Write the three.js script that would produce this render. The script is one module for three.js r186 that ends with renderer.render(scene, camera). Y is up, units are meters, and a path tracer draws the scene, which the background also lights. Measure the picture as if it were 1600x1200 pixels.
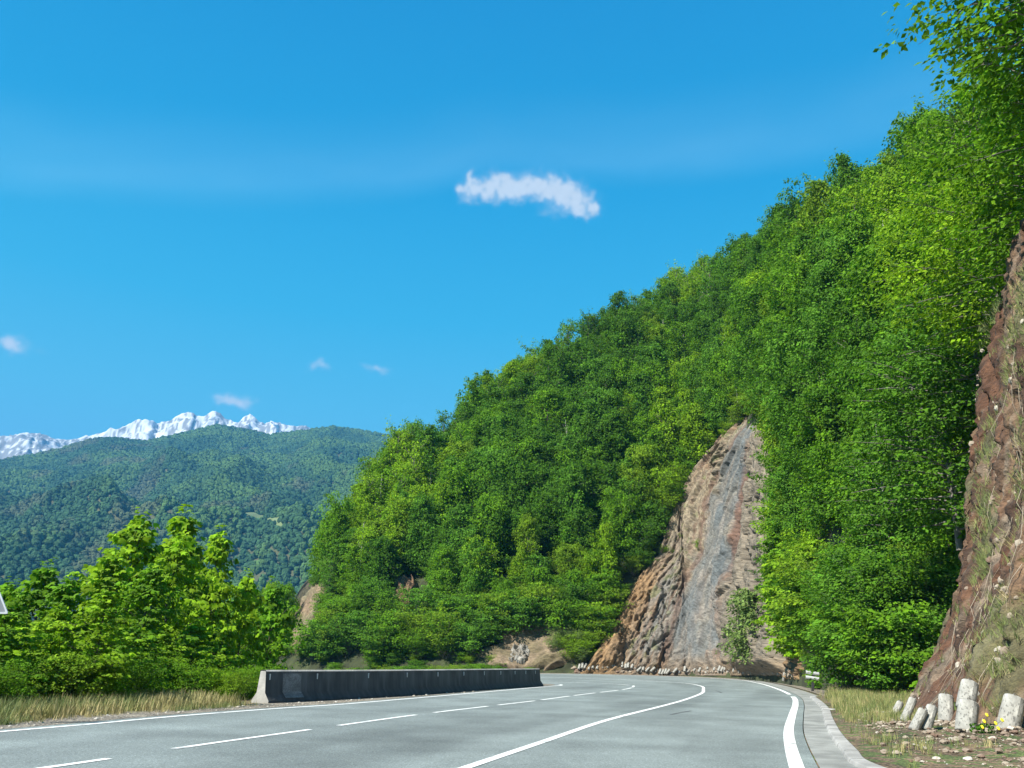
import * as THREE from 'three';
import { mergeGeometries } from 'three/addons/utils/BufferGeometryUtils.js';

// ---------------------------------------------------------------- camera, sky, sun, exposure
const scene = new THREE.Scene();
const EYE = 1.3, F = 1250, PITCH = 0.32987, ROLL = 0.02624;
const camera = new THREE.PerspectiveCamera(2 * Math.atan(600 / F) * 180 / Math.PI, 4 / 3, 0.1, 30000);
camera.position.set(0, EYE, 0);
camera.rotation.set(PITCH, 0, ROLL, 'XYZ');
scene.add(camera);
const renderer = new THREE.WebGLRenderer({ antialias: true });
renderer.toneMapping = THREE.LinearToneMapping;
renderer.toneMappingExposure = 2.3;
renderer.shadowMap.enabled = true;
const SUN_AZ = -128 * Math.PI / 180, SUN_EL = 45 * Math.PI / 180;
const sun = new THREE.DirectionalLight(new THREE.Color(1, 0.965, 0.88), 4.9);
sun.position.set(Math.sin(SUN_AZ) * Math.cos(SUN_EL) * 300, Math.sin(SUN_EL) * 300, -Math.cos(SUN_AZ) * Math.cos(SUN_EL) * 300 - 60);
sun.target.position.set(0, 0, -60);
sun.castShadow = true;
sun.shadow.mapSize.set(4096, 4096);
Object.assign(sun.shadow.camera, { left: -180, right: 180, top: 180, bottom: -180, near: 1, far: 900 });
scene.add(sun, sun.target);
scene.fog = new THREE.FogExp2(new THREE.Color(0.12, 0.5, 1.0), 0.000155);

// ---------------------------------------------------------------- maths helpers
const { sin, cos, tan, atan2, sqrt, PI, min, max, abs, floor, hypot, exp, pow } = Math;
const clamp = (v, a = 0, b = 1) => min(b, max(a, v));
const lerp = (a, b, t) => a + (b - a) * t;
const sstep = (a, b, v) => { const t = clamp((v - a) / (b - a)); return t * t * (3 - 2 * t); };
function rng(seed) { let a = seed >>> 0; return () => { a = (a + 0x6D2B79F5) | 0; let t = Math.imul(a ^ (a >>> 15), 1 | a); t = (t + Math.imul(t ^ (t >>> 7), 61 | t)) ^ t; return ((t ^ (t >>> 14)) >>> 0) / 4294967296; }; }
const hash3 = (x, y, z) => { let h = Math.imul(x, 374761393) ^ Math.imul(y, 668265263) ^ Math.imul(z, 2147483647 ^ 0x5bd1e995); h = Math.imul(h ^ (h >>> 13), 1274126177); return ((h ^ (h >>> 16)) >>> 0) / 4294967295; };
function noise(x, y, z = 0) {
  const X = floor(x), Y = floor(y), Z = floor(z); let u = x - X, v = y - Y, w = z - Z;
  u = u * u * (3 - 2 * u); v = v * v * (3 - 2 * v); w = w * w * (3 - 2 * w);
  const p = (k) => lerp(lerp(hash3(X, Y, k), hash3(X + 1, Y, k), u), lerp(hash3(X, Y + 1, k), hash3(X + 1, Y + 1, k), u), v);
  return w === 0 ? p(Z) : lerp(p(Z), p(Z + 1), w);
}
const fbm = (x, y, z = 0, o = 4) => { let s = 0, a = 0.5, t = 0; for (let i = 0; i < o; i++) { s += a * noise(x, y, z); t += a; a *= 0.5; x = x * 2.03 + 11.3; y = y * 2.03 + 7.1; z *= 2.03; } return s / t; };
const ridged = (x, y, z = 0, o = 4) => { let s = 0, a = 0.5, t = 0; for (let i = 0; i < o; i++) { s += a * (1 - abs(2 * noise(x, y, z) - 1)); t += a; a *= 0.5; x = x * 2.1 + 3.7; y = y * 2.1 + 9.2; z *= 2.1; } return s / t; };
// broken stone: [offset of the block, distance to its nearest crack]
function cells(x, y, seed) { const X = floor(x), Y = floor(y); let a = 9, b = 9, id = 0; for (let j = -1; j < 2; j++) for (let i = -1; i < 2; i++) { const p = X + i + hash3(X + i, Y + j, seed), q = Y + j + hash3(X + i, Y + j, seed + 50), d = hypot(p - x, q - y); if (d < a) { b = a; a = d; id = hash3(X + i, Y + j, seed + 90); } else if (d < b) b = d; } return [id, b - a]; }
const V = (x, y, z) => new THREE.Vector3(x, y, z);
// survey: directions sighted in the photograph, turned into places. Forward distance is Z here (= -z of the scene)
function ray(x, y) {
  let u = (x - 800) / F, v = (600 - y) / F; [u, v] = [u * cos(ROLL) - v * sin(ROLL), u * sin(ROLL) + v * cos(ROLL)];
  return { x: u, y: v * cos(PITCH) + sin(PITCH), z: cos(PITCH) - v * sin(PITCH) };
}
const G = (x, y, h = 0) => { const d = ray(x, y), t = (h - EYE) / d.y; return [d.x * t, d.z * t]; };
const azel = (x, y) => { const d = ray(x, y); return [atan2(d.x, d.z), atan2(d.y, hypot(d.x, d.z))]; };
const at = (x, y, r) => { const d = ray(x, y), t = r / hypot(d.x, d.z); return V(d.x * t, EYE + d.y * t, -d.z * t); };
function px(p) {
  const X = p.x, Y = p.y - EYE, Z = -p.z, a = Z * cos(PITCH) + Y * sin(PITCH), b = Y * cos(PITCH) - Z * sin(PITCH);
  if (a < 0.1) return [-9999, -9999, a];
  const u = X / a, v = b / a; return [800 + F * (u * cos(ROLL) + v * sin(ROLL)), 600 - F * (-u * sin(ROLL) + v * cos(ROLL)), a];
}
function table(rows) { rows.sort((a, b) => a[0] - b[0]); return (x) => { if (x <= rows[0][0]) return rows[0][1]; for (let i = 1; i < rows.length; i++) if (x <= rows[i][0]) { const t = (x - rows[i - 1][0]) / (rows[i][0] - rows[i - 1][0]); return lerp(rows[i - 1][1], rows[i][1], t); } return rows[rows.length - 1][1]; }; }
function inside(poly, x, y) { let c = false; for (let i = 0, j = poly.length - 1; i < poly.length; j = i++) { const [a, b] = poly[i], [p, q] = poly[j]; if ((b > y) !== (q > y) && x < (p - a) * (y - b) / (q - b) + a) c = !c; } return c; }

// ---------------------------------------------------------------- the sky: air and five fair-weather clouds
{
  const W = 4096, Hh = 2048, data = new Float32Array(W * Hh * 4);
  const stops = [[-90, .055, .145, .20], [0, .12, .26, .36], [8, .08, .245, .37], [16, .044, .24, .365], [23, .014, .205, .352], [32, .003, .16, .32], [45, .001, .123, .28], [65, .001, .097, .245], [90, .001, .084, .22]];
  const puffs = [], puff = (x, y, rx, ry, k) => { const d = ray(x, y), n = hypot(d.x, d.y, d.z), az = atan2(d.x, d.z), el = Math.asin(d.y / n); const sc = 1 / (F * n / 1); puffs.push([az, el, rx * sc / cos(el), ry * sc, k]); };
  for (const p of [[733, 298, 12, 14, .9], [741, 276, 5, 11, .7], [758, 294, 22, 14, 1.1], [788, 291, 24, 14, 1.1], [787, 278, 8, 6, .7], [815, 300, 20, 11, 1], [843, 290, 25, 17, 1.15], [868, 296, 26, 14, 1.1], [892, 304, 24, 15, 1.1], [909, 318, 22, 14, 1.1], [929, 324, 9, 12, .9], [858, 330, 14, 8, .35], [770, 312, 30, 8, .4], [905, 334, 26, 7, .5],
    [28, 540, 24, 9, .75], [10, 537, 14, 8, .6], [496, 572, 14, 7, .95], [590, 577, 18, 7, .85], [372, 627, 26, 9, .75], [352, 626, 16, 7, .6]]) puff(...p);
  const wispA = azel(0, 285), wispB = azel(760, 275), wispC = azel(1420, 215);
  const stopAt = (e) => { let i = 1; while (i < stops.length - 1 && e > stops[i][0]) i++; const a = stops[i - 1], b = stops[i], t = clamp((e - a[0]) / (b[0] - a[0])); return [1, 2, 3].map((k) => lerp(a[k], b[k], t)); };
  for (let j = 0; j < Hh; j++) {
    const el = ((j + .5) / Hh - .5) * PI, c = stopAt(el * 180 / PI);
    const near = puffs.filter((p) => abs(el - p[1]) < p[3] * 3.2);
    for (let i = 0; i < W; i++) {
      const th = ((i + .5) / W - .5) * 2 * PI, dx = cos(th), dz = sin(th); const az = atan2(dx, -dz);
      let [r, g, b] = c;
      // thin high veil: long streaks all round the sky
      if (el > .3 && el < .85) {
        const e2 = (el - (wispB[1] + (az > wispB[0] ? (az - wispB[0]) * (wispC[1] - wispB[1]) / (wispC[0] - wispB[0]) : (az - wispB[0]) * (wispB[1] - wispA[1]) / (wispB[0] - wispA[0])))) * 57.3 + (fbm(az * 4, el * 8, 6.5, 3) - .5) * 1.6;
        const veil = sstep(-1.2, 1.2, e2) * sstep(6.5, .5, e2) * .042 * (.5 + fbm(az * 7, e2 * .5, 2.5, 3)); r += veil * .55; g += veil * .6; b += veil * .5;
      }
      if (near.length) {
        let dsum = 0;
        const wx = (fbm(az * 60, el * 60, 1.5, 4) - .5) * .03, wy = (fbm(az * 60 + 50, el * 60, 5.5, 4) - .5) * .026;
        for (const p of near) { const a = (az + wx - p[0]) / p[2], e = (el + wy * .8 - p[1]) / p[3]; const q = a * a + e * e; if (q < 9) dsum += p[4] * exp(-q * .8); }
        if (dsum > .02) {
          const n = fbm(az * 130, el * 150, 9.1, 4), dn = .92 * sstep(.04, 1.5, dsum * (.3 + 1.4 * n));
          const s = .9 + .12 * n; r = lerp(r, .32 * s, dn); g = lerp(g, .365 * s, dn); b = lerp(b, .415 * s, dn);
        }
      }
      const o = (j * W + i) * 4; data[o] = r; data[o + 1] = g; data[o + 2] = b; data[o + 3] = 1;
    }
  }
  const sky = new THREE.DataTexture(data, W, Hh, THREE.RGBAFormat, THREE.FloatType);
  sky.mapping = THREE.EquirectangularReflectionMapping; sky.magFilter = sky.minFilter = THREE.LinearFilter; sky.needsUpdate = true;
  scene.background = sky; scene.environment = sky;
}

// ---------------------------------------------------------------- object helpers
const used = {};
const numbered = (n) => { const k = used[n] = (used[n] ?? -1) + 1; return k ? `${n}_${String(k).padStart(3, '0')}` : n; };
const shade = (o) => { o.traverse((c) => { if (c.isMesh) c.castShadow = c.receiveShadow = true; }); return o; };
function tag(o, label, category, group, kind) { o.userData = { label, category }; if (group) o.userData.group = group; if (kind) o.userData.kind = kind; return o; }
function add(name, geo, m, label, category, group, kind) { const o = new THREE.Mesh(geo, m); o.name = numbered(name); tag(o, label, category, group, kind); scene.add(shade(o)); return o; }
function structure(name, geo, m, label) { const o = new THREE.Mesh(geo, m); o.name = numbered(name); o.userData = { kind: 'structure', label, category: name.replace(/_/g, ' ').split(' ').slice(-2).join(' ') }; scene.add(shade(o)); return o; }
function part(parent, name, geo, m) { const o = new THREE.Mesh(geo, m); o.name = name; o.castShadow = o.receiveShadow = true; parent.add(o); return o; }
function group(name, p, label, category, grp) { const o = new THREE.Group(); o.name = numbered(name); o.position.copy(p); tag(o, label, category, grp); scene.add(o); return o; }
function geom(pos, idx, col, uv) {
  const g = new THREE.BufferGeometry(); g.setAttribute('position', new THREE.Float32BufferAttribute(pos, 3));
  if (idx) g.setIndex(idx); if (col) g.setAttribute('color', new THREE.Float32BufferAttribute(col, 3)); if (uv) g.setAttribute('uv', new THREE.Float32BufferAttribute(uv, 2));
  g.computeVertexNormals(); return g;
}
function grid(nu, nv, fn, color, uvf) {                   // a sheet: fn(u, v) -> Vector3
  const pos = [], col = [], uv = [], idx = [];
  for (let j = 0; j <= nv; j++) for (let i = 0; i <= nu; i++) { const p = fn(i / nu, j / nv, i, j); pos.push(p.x, p.y, p.z); if (color) col.push(...color(i / nu, j / nv, p)); uv.push(...(uvf ? uvf(i / nu, j / nv, p) : [p.x, p.z])); }
  for (let j = 0; j < nv; j++) for (let i = 0; i < nu; i++) { const a = j * (nu + 1) + i, b = a + 1, c = a + nu + 1, d = c + 1; idx.push(a, b, d, a, d, c); }
  return geom(pos, idx, color ? col : null, uv);
}
function tex(n, fn, repeatMetres, srgb = true) {           // fn(x, y, n) -> [r,g,b] 0..1, tiles if fn does
  const d = new Uint8Array(n * n * 4);
  for (let y = 0; y < n; y++) for (let x = 0; x < n; x++) { const c = fn(x, y, n), o = (y * n + x) * 4; d[o] = clamp(c[0]) * 255; d[o + 1] = clamp(c[1]) * 255; d[o + 2] = clamp(c[2]) * 255; d[o + 3] = 255; }
  const t = new THREE.DataTexture(d, n, n); t.wrapS = t.wrapT = THREE.RepeatWrapping; t.magFilter = THREE.LinearFilter; t.minFilter = THREE.LinearMipmapLinearFilter; t.generateMipmaps = true;
  t.repeat.set(1 / repeatMetres, 1 / repeatMetres); if (srgb) t.colorSpace = THREE.SRGBColorSpace; t.needsUpdate = true; return t;
}
// tiling noise: noise on a torus of k cells
function tnoise(x, y, k, s) { const X = floor(x), Y = floor(y); let u = x - X, v = y - Y; u = u * u * (3 - 2 * u); v = v * v * (3 - 2 * v); const h = (a, b) => hash3(((a % k) + k) % k, ((b % k) + k) % k, s); return lerp(lerp(h(X, Y), h(X + 1, Y), u), lerp(h(X, Y + 1), h(X + 1, Y + 1), u), v); }
const tf = (x, y, n, k, s, o = 4) => { let a = .5, t = 0, r = 0; for (let i = 0; i < o; i++) { r += a * tnoise(x / n * k, y / n * k, k, s + i); t += a; a *= .5; k *= 2; } return r / t; };
const grey = (v) => [v, v, v];
const std = (o) => new THREE.MeshStandardMaterial({ roughness: .9, ...o });
const lin = (r, g, b) => new THREE.Color().setRGB(r, g, b);
// tapered tube through points
function limb(pts, radii, sides = 6, out = { pos: [], idx: [] }) {
  const base = out.pos.length / 3, up = V(.3, 1, .2).normalize();
  for (let i = 0; i < pts.length; i++) {
    const t = pts[min(i + 1, pts.length - 1)].clone().sub(pts[max(i - 1, 0)]).normalize(), a = up.clone().cross(t); if (a.lengthSq() < .01) a.set(1, 0, 0); a.normalize(); const b = t.clone().cross(a);
    for (let k = 0; k < sides; k++) { const q = k / sides * 2 * PI, p = pts[i].clone().addScaledVector(a, cos(q) * radii[i]).addScaledVector(b, sin(q) * radii[i]); out.pos.push(p.x, p.y, p.z); }
  }
  for (let i = 0; i < pts.length - 1; i++) for (let k = 0; k < sides; k++) { const a = base + i * sides + k, b = base + i * sides + (k + 1) % sides; out.idx.push(a, b, b + sides, a, b + sides, a + sides); }
  return out;
}
const limbGeo = (o) => geom(o.pos, o.idx);
function spline(pts) {                                    // dense polyline [X, Z] through survey points
  const c = new THREE.CatmullRomCurve3(pts.map((p) => V(p[0], 0, p[1])), false, 'centripetal'), n = pts.length * 24, out = c.getSpacedPoints(n).map((p) => [p.x, p.z]);
  const s = [0]; for (let i = 1; i < out.length; i++) s.push(s[i - 1] + hypot(out[i][0] - out[i - 1][0], out[i][1] - out[i - 1][1]));
  const f = (d) => { d = clamp(d, 0, s[s.length - 1] - 1e-4); let lo = 0, hi = s.length - 1; while (hi - lo > 1) { const m = (lo + hi) >> 1; if (s[m] <= d) lo = m; else hi = m; } const t = (d - s[lo]) / (s[hi] - s[lo]); return [lerp(out[lo][0], out[hi][0], t), lerp(out[lo][1], out[hi][1], t)]; };
  f.len = s[s.length - 1];
  f.off = (d, o) => { const a = f(d - .25), b = f(d + .25), p = f(d), l = hypot(b[0] - a[0], b[1] - a[1]) || 1; return [p[0] + (b[1] - a[1]) / l * o, p[1] - (b[0] - a[0]) / l * o]; };   // o > 0: to the right
  f.near = (x, z) => { let m = 1e9, k = 0; for (let i = 0; i < out.length; i++) { const q = hypot(out[i][0] - x, out[i][1] - z); if (q < m) { m = q; k = i; } } return s[k]; };
  return f;
}

// ---------------------------------------------------------------- road lines (survey)
const LINE_L = spline([[-21, -40], [-13.8, -10], [-9.8, 6.5], ...[[0, 1144], [130, 1133], [259, 1121], [440, 1107], [525, 1101.5], [650, 1091], [775, 1080], [853, 1073]].map((p) => G(...p)), [3.0, 44.9], [2.9, 46.8], [1.6, 48.4], [-1.5, 49.6], [-10, 50.8], [-40, 52]]);
const LINE_D = spline([[-16.6, -40], [-9.9, -10], [-6.6, 5], ...[[172, 1186], [270, 1171], [485, 1140.5], [650, 1117.5], [762, 1104], [836, 1095.3], [890, 1088], [930, 1083], [964, 1079], [980, 1076.6]].map((p) => G(...p)), [6.75, 44.9], [7.25, 48.3], [6.8, 51], [5.2, 53], [0, 55], [-10, 56.5], [-40, 57]]);
const LINE_C = spline([[-13, -40], [-6.2, -10], [-2.6, 4], ...[[735, 1198], [850, 1159], [944, 1127], [1037, 1103], [1069, 1094], [1097, 1083], [1099, 1078]].map((p) => G(...p)), [11.7, 50.8], [11.9, 57], [9.5, 62], [3, 65.5], [-10, 66.5], [-40, 66]]);
const LINE_R = spline([[-8.6, -40], [-2.6, -10], [1.6, 4], ...[[1245, 1200], [1235, 1165], [1232.5, 1142], [1238, 1118], [1243, 1100], [1240, 1090], [1217, 1077.5], [1181, 1066.8]].map((p) => G(...p)), [20.0, 74], [17.4, 80.5], [11, 82.6], [3.8, 81.5], [-10, 79], [-40, 75]]);
const KERB_A = spline([[-6.0, -40], [0.4, -10], [4.4, 5], ...[[1335, 1198], [1318, 1179], [1298.5, 1152.5], [1288, 1128], [1283, 1108], [1265, 1090]].map((p) => G(...p))]);
const X3 = (p, y) => V(p[0], y, -p[1]), XR = (p, y) => V(p[0], y + dropY(p[0], p[1]), -p[1]);
function strip(line, s0, s1, o0, o1, y, nCross = 1, step = .6) { const n = max(2, Math.ceil((s1 - s0) / step)); return grid(nCross, n, (u, v) => XR(line.off(lerp(s0, s1, v), lerp(o0, o1, u)), y)); }

// ---------------------------------------------------------------- materials of the ground
const asphaltMap = tex(1024, (x, y, n) => { const a = hash3(x, y, 3), b = hash3(x >> 1, y >> 1, 8), f = tf(x, y, n, 6, 21, 5); const v = .5 + (a - .5) * .12 + (b > .9 ? .13 : 0) - (b < .07 ? .12 : 0) + (f - .5) * .16; return [v * .94, v * 1.0, v * .975]; }, 7);
const asphaltBump = tex(512, (x, y, n) => grey(.5 * hash3(x, y, 5) + .5 * tf(x, y, n, 64, 3, 2)), 2.6, false);
const M = {};
M.asphalt = std({ map: asphaltMap, bumpMap: asphaltBump, bumpScale: .006, roughness: .86, vertexColors: true });
M.paint = std({ map: tex(512, (x, y, n) => { const f = tf(x, y, n, 10, 5, 5), h = hash3(x >> 1, y >> 1, 2); const v = .9 - (f > .62 ? (f - .62) * 1.4 : 0) - (h > .93 ? .16 : 0); return [v, v, v * .98]; }, 2.3), roughness: .7 });
M.concrete = std({ map: tex(1024, (x, y, n) => { const f = tf(x, y, n, 8, 31, 6), h = hash3(x, y, 7); const v = .6 + (f - .5) * .28 + (h - .5) * .06; return [v, v * .985, v * .95]; }, 3.1), bumpMap: tex(512, (x, y, n) => grey(tf(x, y, n, 32, 4, 4)), 1.3, false), bumpScale: .008, roughness: .92 });
M.gutter = std({ map: M.concrete.map, bumpMap: M.concrete.bumpMap, bumpScale: .008, color: lin(.74, .77, .76), roughness: .92 });
M.gravel = std({ map: tex(1024, (x, y, n) => { const f = tf(x, y, n, 8, 41, 4), g = tf(x, y, n, 120, 47, 2); const v = .46 + (f - .5) * .22 + (g - .5) * .5; return [v * 1.02, v * .95, v * .84]; }, 4), bumpMap: tex(512, (x, y, n) => grey(tf(x, y, n, 60, 4, 3)), 2, false), bumpScale: .03, roughness: .96 });
M.soil = std({ map: tex(1024, (x, y, n) => { const f = tf(x, y, n, 6, 51, 5), g = tf(x, y, n, 140, 57, 2), k = tf(x, y, n, 24, 59, 3); const v = .36 + (f - .5) * .26 + (g - .5) * .38; return k > .56 ? [v * .82, v * .95, v * .5] : [v * 1.1, v * .93, v * .72]; }, 5), bumpMap: tex(512, (x, y, n) => grey(tf(x, y, n, 50, 14, 3)), 2.2, false), bumpScale: .05, roughness: .97 });
M.forestFloor = std({ map: tex(512, (x, y, n) => { const f = tf(x, y, n, 12, 61, 5), g = hash3(x, y, 4); const v = .22 + (f - .5) * .2 + (g - .5) * .1; return [v * .95, v * 1.05, v * .6]; }, 9), roughness: 1 });
const detail = tex(1024, (x, y, n) => { const f = tf(x, y, n, 16, 71, 6), g = tf(x, y, n, 180, 77, 2); return grey(.80 + (f - .5) * .5 + (g - .5) * .36); }, 3.4);
const rockBump = tex(1024, (x, y, n) => grey(.6 * tf(x, y, n, 20, 91, 6) + .4 * (1 - abs(2 * tf(x, y, n, 40, 93, 3) - 1))), 3.7, false);
M.rock = std({ map: detail, vertexColors: true, bumpMap: rockBump, bumpScale: .09, roughness: .95 });
M.earth = std({ map: detail, vertexColors: true, bumpMap: rockBump, bumpScale: .07, roughness: .97 });

// ---------------------------------------------------------------- terrain: ground sheet
const lx = (Z) => { const s = LINE_L; let a = 0, b = LINE_L.near(3, 44.9); for (let i = 0; i < 22; i++) { const m = (a + b) / 2; if (s(m)[1] < Z) a = m; else b = m; } return s((a + b) / 2)[0]; };
const lxT = table(Array.from({ length: 60 }, (_, i) => { const Z = -38 + i * 1.45; return [Z, lx(min(Z, 44.5))]; }));
const dropY = (X, Z) => -min(9, .075 * 3 * Math.log(1 + exp((1 - X) / 3))) * sstep(46.5, 50, Z);
function groundY(X, Z) {
  const d = lxT(Z) - X, f = sstep(47, 40, Z) * .55;
  let fall = max(0, d - 4.2) * f; fall = max(fall, max(0, -34 - X) * .5 * sstep(20, 60, Z));
  const y = -.03 + dropY(X, Z) - min(fall, 70) - (fall > .2 ? (fbm(X * .08, Z * .08, 2) - .5) * min(fall, 6) : 0);
  return y;
}
{
  const rs = []; for (let r = 0; r < 60; r += 1.2) rs.push(r); for (let r = 60; r < 14000; r *= 1.06) rs.push(r); rs.push(14000);
  structure('ground', grid(220, rs.length - 1, (u, v, i, j) => { const a = u * 2 * PI, X = sin(a) * rs[j], Z = cos(a) * rs[j]; return V(X, groundY(X, Z), -Z); }), M.soil, 'brown soil and valley floor under the roadside and hills');
}
// ---------------------------------------------------------------- the road
{
  const n = 190, lT = LINE_L.len, rT = LINE_R.len;
  // pair left and right stations: knots where the bend begins and ends
  const kl = [0, LINE_L.near(...G(130, 1133)), LINE_L.near(...G(775, 1080)), LINE_L.near(2.9, 46.8), LINE_L.near(-10, 50.8), lT], kr = [0, LINE_R.near(...G(1235, 1165)), LINE_R.near(...G(1217, 1077.5)), LINE_R.near(17.4, 80.5), LINE_R.near(-10, 79), rT];
  const fl = table(kl.map((k, i) => [i / 5, k])), fr = table(kr.map((k, i) => [i / 5, k]));
  const road = structure('road', grid(60, n * 2, (u, v) => { const a = LINE_L.off(fl(v), -.45), b = LINE_R.off(fr(v), .28); const X = lerp(a[0], b[0], u), Z = lerp(a[1], b[1], u); return V(X, .004 + dropY(X, Z), -Z); },
    (u, v, p) => { const q = .78 + .34 * fbm(u * 13, v * 26, 4, 4) - .16 * sstep(.5, .72, fbm(u * 9 + 9, v * 14, 8, 4)) - .07 * sstep(.62, .8, ridged(u * 6.4, v * 3, 5, 3)); return [q, q, q]; }), M.asphalt, 'grey asphalt road bending left around the hillside');
  part(road, 'edge_line', strip(LINE_L, 0, LINE_L.len, -.06, .08, .010), M.paint);
  part(road, 'centre_line', strip(LINE_C, 0, LINE_C.len, -.075, .075, .010), M.paint);
  const e = LINE_R.near(...G(1240, 1090));
  part(road, 'edge_line', strip(LINE_R, 0, e + .8, -.1, .1, .012), M.paint); part(road, 'edge_line', strip(LINE_R, e + 3.5, LINE_R.len, -.09, .09, .010), M.paint);
  const sD = (x, y) => LINE_D.near(...G(x, y));
  const dashes = [[sD(172, 1186) - 3.4, sD(172, 1186)], ...[[270, 485], [530, 650], [678, 762], [778, 836], [846, 890], [897, 930], [938, 966]].map(([a, b]) => [a, b])];
  const xs = []; for (let d = 0; d < LINE_D.len; d += .05) { const q = px(X3(LINE_D(d), 0)); xs.push([d, q[0], q[1]]); }
  const sx = (x) => { let b = 0, m = 1e9; for (const [d, X, Y] of xs) if (Y < 1300 && d < LINE_D.near(7.2, 47) && abs(X - x) < m) { m = abs(X - x); b = d; } return b; };
  const list = [[sx(172) - 3.4, sx(172)]]; for (const [a, b] of dashes.slice(1)) list.push([sx(a), sx(b)]);
  let d = list[list.length - 1][1]; while (d < LINE_D.len - 5) { list.push([d + .9, d + 4.3]); d += 4.4; }
  d = list[0][0]; while (d > 5) { list.unshift([d - 4.6, d - 1.2]); d -= 4.6; }
  for (const [a, b] of list) part(road, 'lane_dash', strip(LINE_D, a, b, -.06, .06, .010, 1, .4), M.paint);
  // crack sealing and a patch, dark bitumen
  M.tar = std({ color: lin(.085, .09, .092), roughness: .8 });
  const seal = (pts, w) => part(road, 'crack_seal', (() => { const c = spline(pts.map((p) => G(...p))); return grid(1, 30, (u, v) => X3(c.off(v * c.len, (u - .5) * w * (.5 + noise(v * 9, 3))), .0085)); })(), M.tar);
   seal([[1048, 1117], [1062, 1114], [1080, 1111]], .06); seal([[1118, 1079], [1124, 1081], [1127, 1083]], .08);
  
}
// concrete gutter, kerb, far gutter, gravel edges
{
  const kA = KERB_A.len, r1 = LINE_R.near(...G(1240, 1090));
  const fr = table([[0, 0], [.45, LINE_R.near(...G(1245, 1200))], [.8, LINE_R.near(...G(1232.5, 1142))], [1, r1 + .3]]), fk = table([[0, 0], [.45, KERB_A.near(...G(1335, 1198))], [.8, KERB_A.near(...G(1290, 1140))], [1, kA]]);
  structure('gutter', grid(4, 120, (u, v) => { const a = LINE_R.off(fr(v), .3), b = KERB_A.off(fk(v), .05); return V(lerp(a[0], b[0], u), .008 + .01 * u, -lerp(a[1], b[1], u)); }), M.gutter, 'pale concrete gutter apron beside the right edge line');
  structure('gutter', strip(LINE_R, r1 - 2, LINE_R.len, .3, 1.2, .006, 2), M.gutter, 'pale concrete gutter along the outer edge of the far bend');
  const r = rng(5), prof = [[-.015, 0], [0, .055], [.025, .075], [.2, .08], [.225, .065], [.24, -.04]];
  const kerb = group('kerb', V(0, 0, 0), 'low cracked concrete kerb curving along the right gutter', 'kerb');
  let d = KERB_A.near(...G(1335, 1198)) - 30; const end = kA - .2;
  while (d < end) { const L = min(1.15 + r() * .1, end - d); if (L < .3) break; const j = (r() - .5) * .006, dy = (r() - .5) * .006; part(kerb, 'kerb_stone', grid(prof.length - 1, 6, (u, v) => { const k = Math.round(u * (prof.length - 1)), q = prof[k]; return X3(KERB_A.off(d + .012 + v * (L - .024), q[0] + j + (noise(d * 3 + v * 8, k) - .5) * .008), q[1] + dy); }), M.concrete); d += L; }
  structure('shoulder', strip(LINE_L, 0, LINE_L.near(-10, 50.8), -1.7, -.35, .007, 3), M.gravel, 'narrow pale gravel shoulder along the left edge line');
  structure('shoulder', strip(LINE_R, r1 + 1, LINE_R.len, 1.45, 7, .002, 3), M.gravel, 'brown gravel shoulder at the foot of the rock cut');
  add('concrete_slab', (() => { const a = G(1292, 1111.5), b = G(1362, 1117); const c = spline([a, [(a[0] + b[0]) / 2, (a[1] + b[1]) / 2], b]); return grid(3, 8, (u, v) => X3(c.off(v * c.len, [-.09, -.08, .1, .12][Math.round(u * 3)]), [.0, .09, .09, 0][Math.round(u * 3)])); })(), M.concrete, 'thin concrete edging strip across the grass beside the kerb', 'edging');
}
// ---------------------------------------------------------------- the hill
const col2az = (x, y) => azel(x, y)[0];
const footRows = [[330, 1040, 120], [430, 1040, 104], [560, 1040, 95], [760, 1042, 88], [900, 1046, 86.5], [1000, 1047, 87.5], [1080, 1048, 88], [1140, 1050, 84], [1190, 1052, 74], [1235, 1058, 63], [1275, 1065, 54], [1330, 1080, 45], [1400, 1090, 40], [1500, 1090, 37], [1600, 1090, 34], [1900, 1090, 30]];
const FOOT = table([...footRows.map(([x, y, r]) => [col2az(x, y), r]), [1.5, 26]]);
const skyRows = [[300, 1080], [360, 1010], [425, 905], [470, 845], [500, 795], [545, 760], [562, 720], [580, 690], [620, 672], [700, 642], [750, 592], [820, 550], [900, 497], [1000, 440], [1100, 388], [1200, 335], [1300, 285], [1430, 222], [1500, 190], [1600, 145], [1800, 80]];
const SKYLINE = table(skyRows.map(([x, y]) => azel(x, y + (x < 590 ? 62 : 40))));
const SLOPE = table([[col2az(430, 900), .8], [col2az(700, 800), .86], [col2az(900, 800), 1.1], [col2az(1150, 800), 1.22], [col2az(1240, 800), 1.1], [col2az(1400, 800), 1.0], [1.2, 1.0]]);
function hillY(az, r) {
  const r0 = FOOT(az), a = SLOPE(az), te = tan(SKYLINE(az)), r1 = max(r0 + 4, (r0 * a - 3.0) / max(.12, a - te)), top = (r1 - r0) * a;
  const d = r - r0; let y;
  const X = sin(az) * r, Z = cos(az) * r; if (d < 0) y = -.6 + d * .3; else { const t = d * a; y = t < top - 4 ? t : (top - 4) + 4 * (1 - exp(-(t - top + 4) / 4)); if (d > r1 - r0 + 6) y -= (d - (r1 - r0) - 6) * .22; }
  y += dropY(X, Z) * exp(-max(0, d) / 9); return y + (fbm(X * .07, Z * .07, 1.7, 3) - .5) * 4.2 * sstep(3, 14, d) + (fbm(X * .5, Z * .5, 6, 3) - .5) * .6 * sstep(1, 4, d);
}
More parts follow.
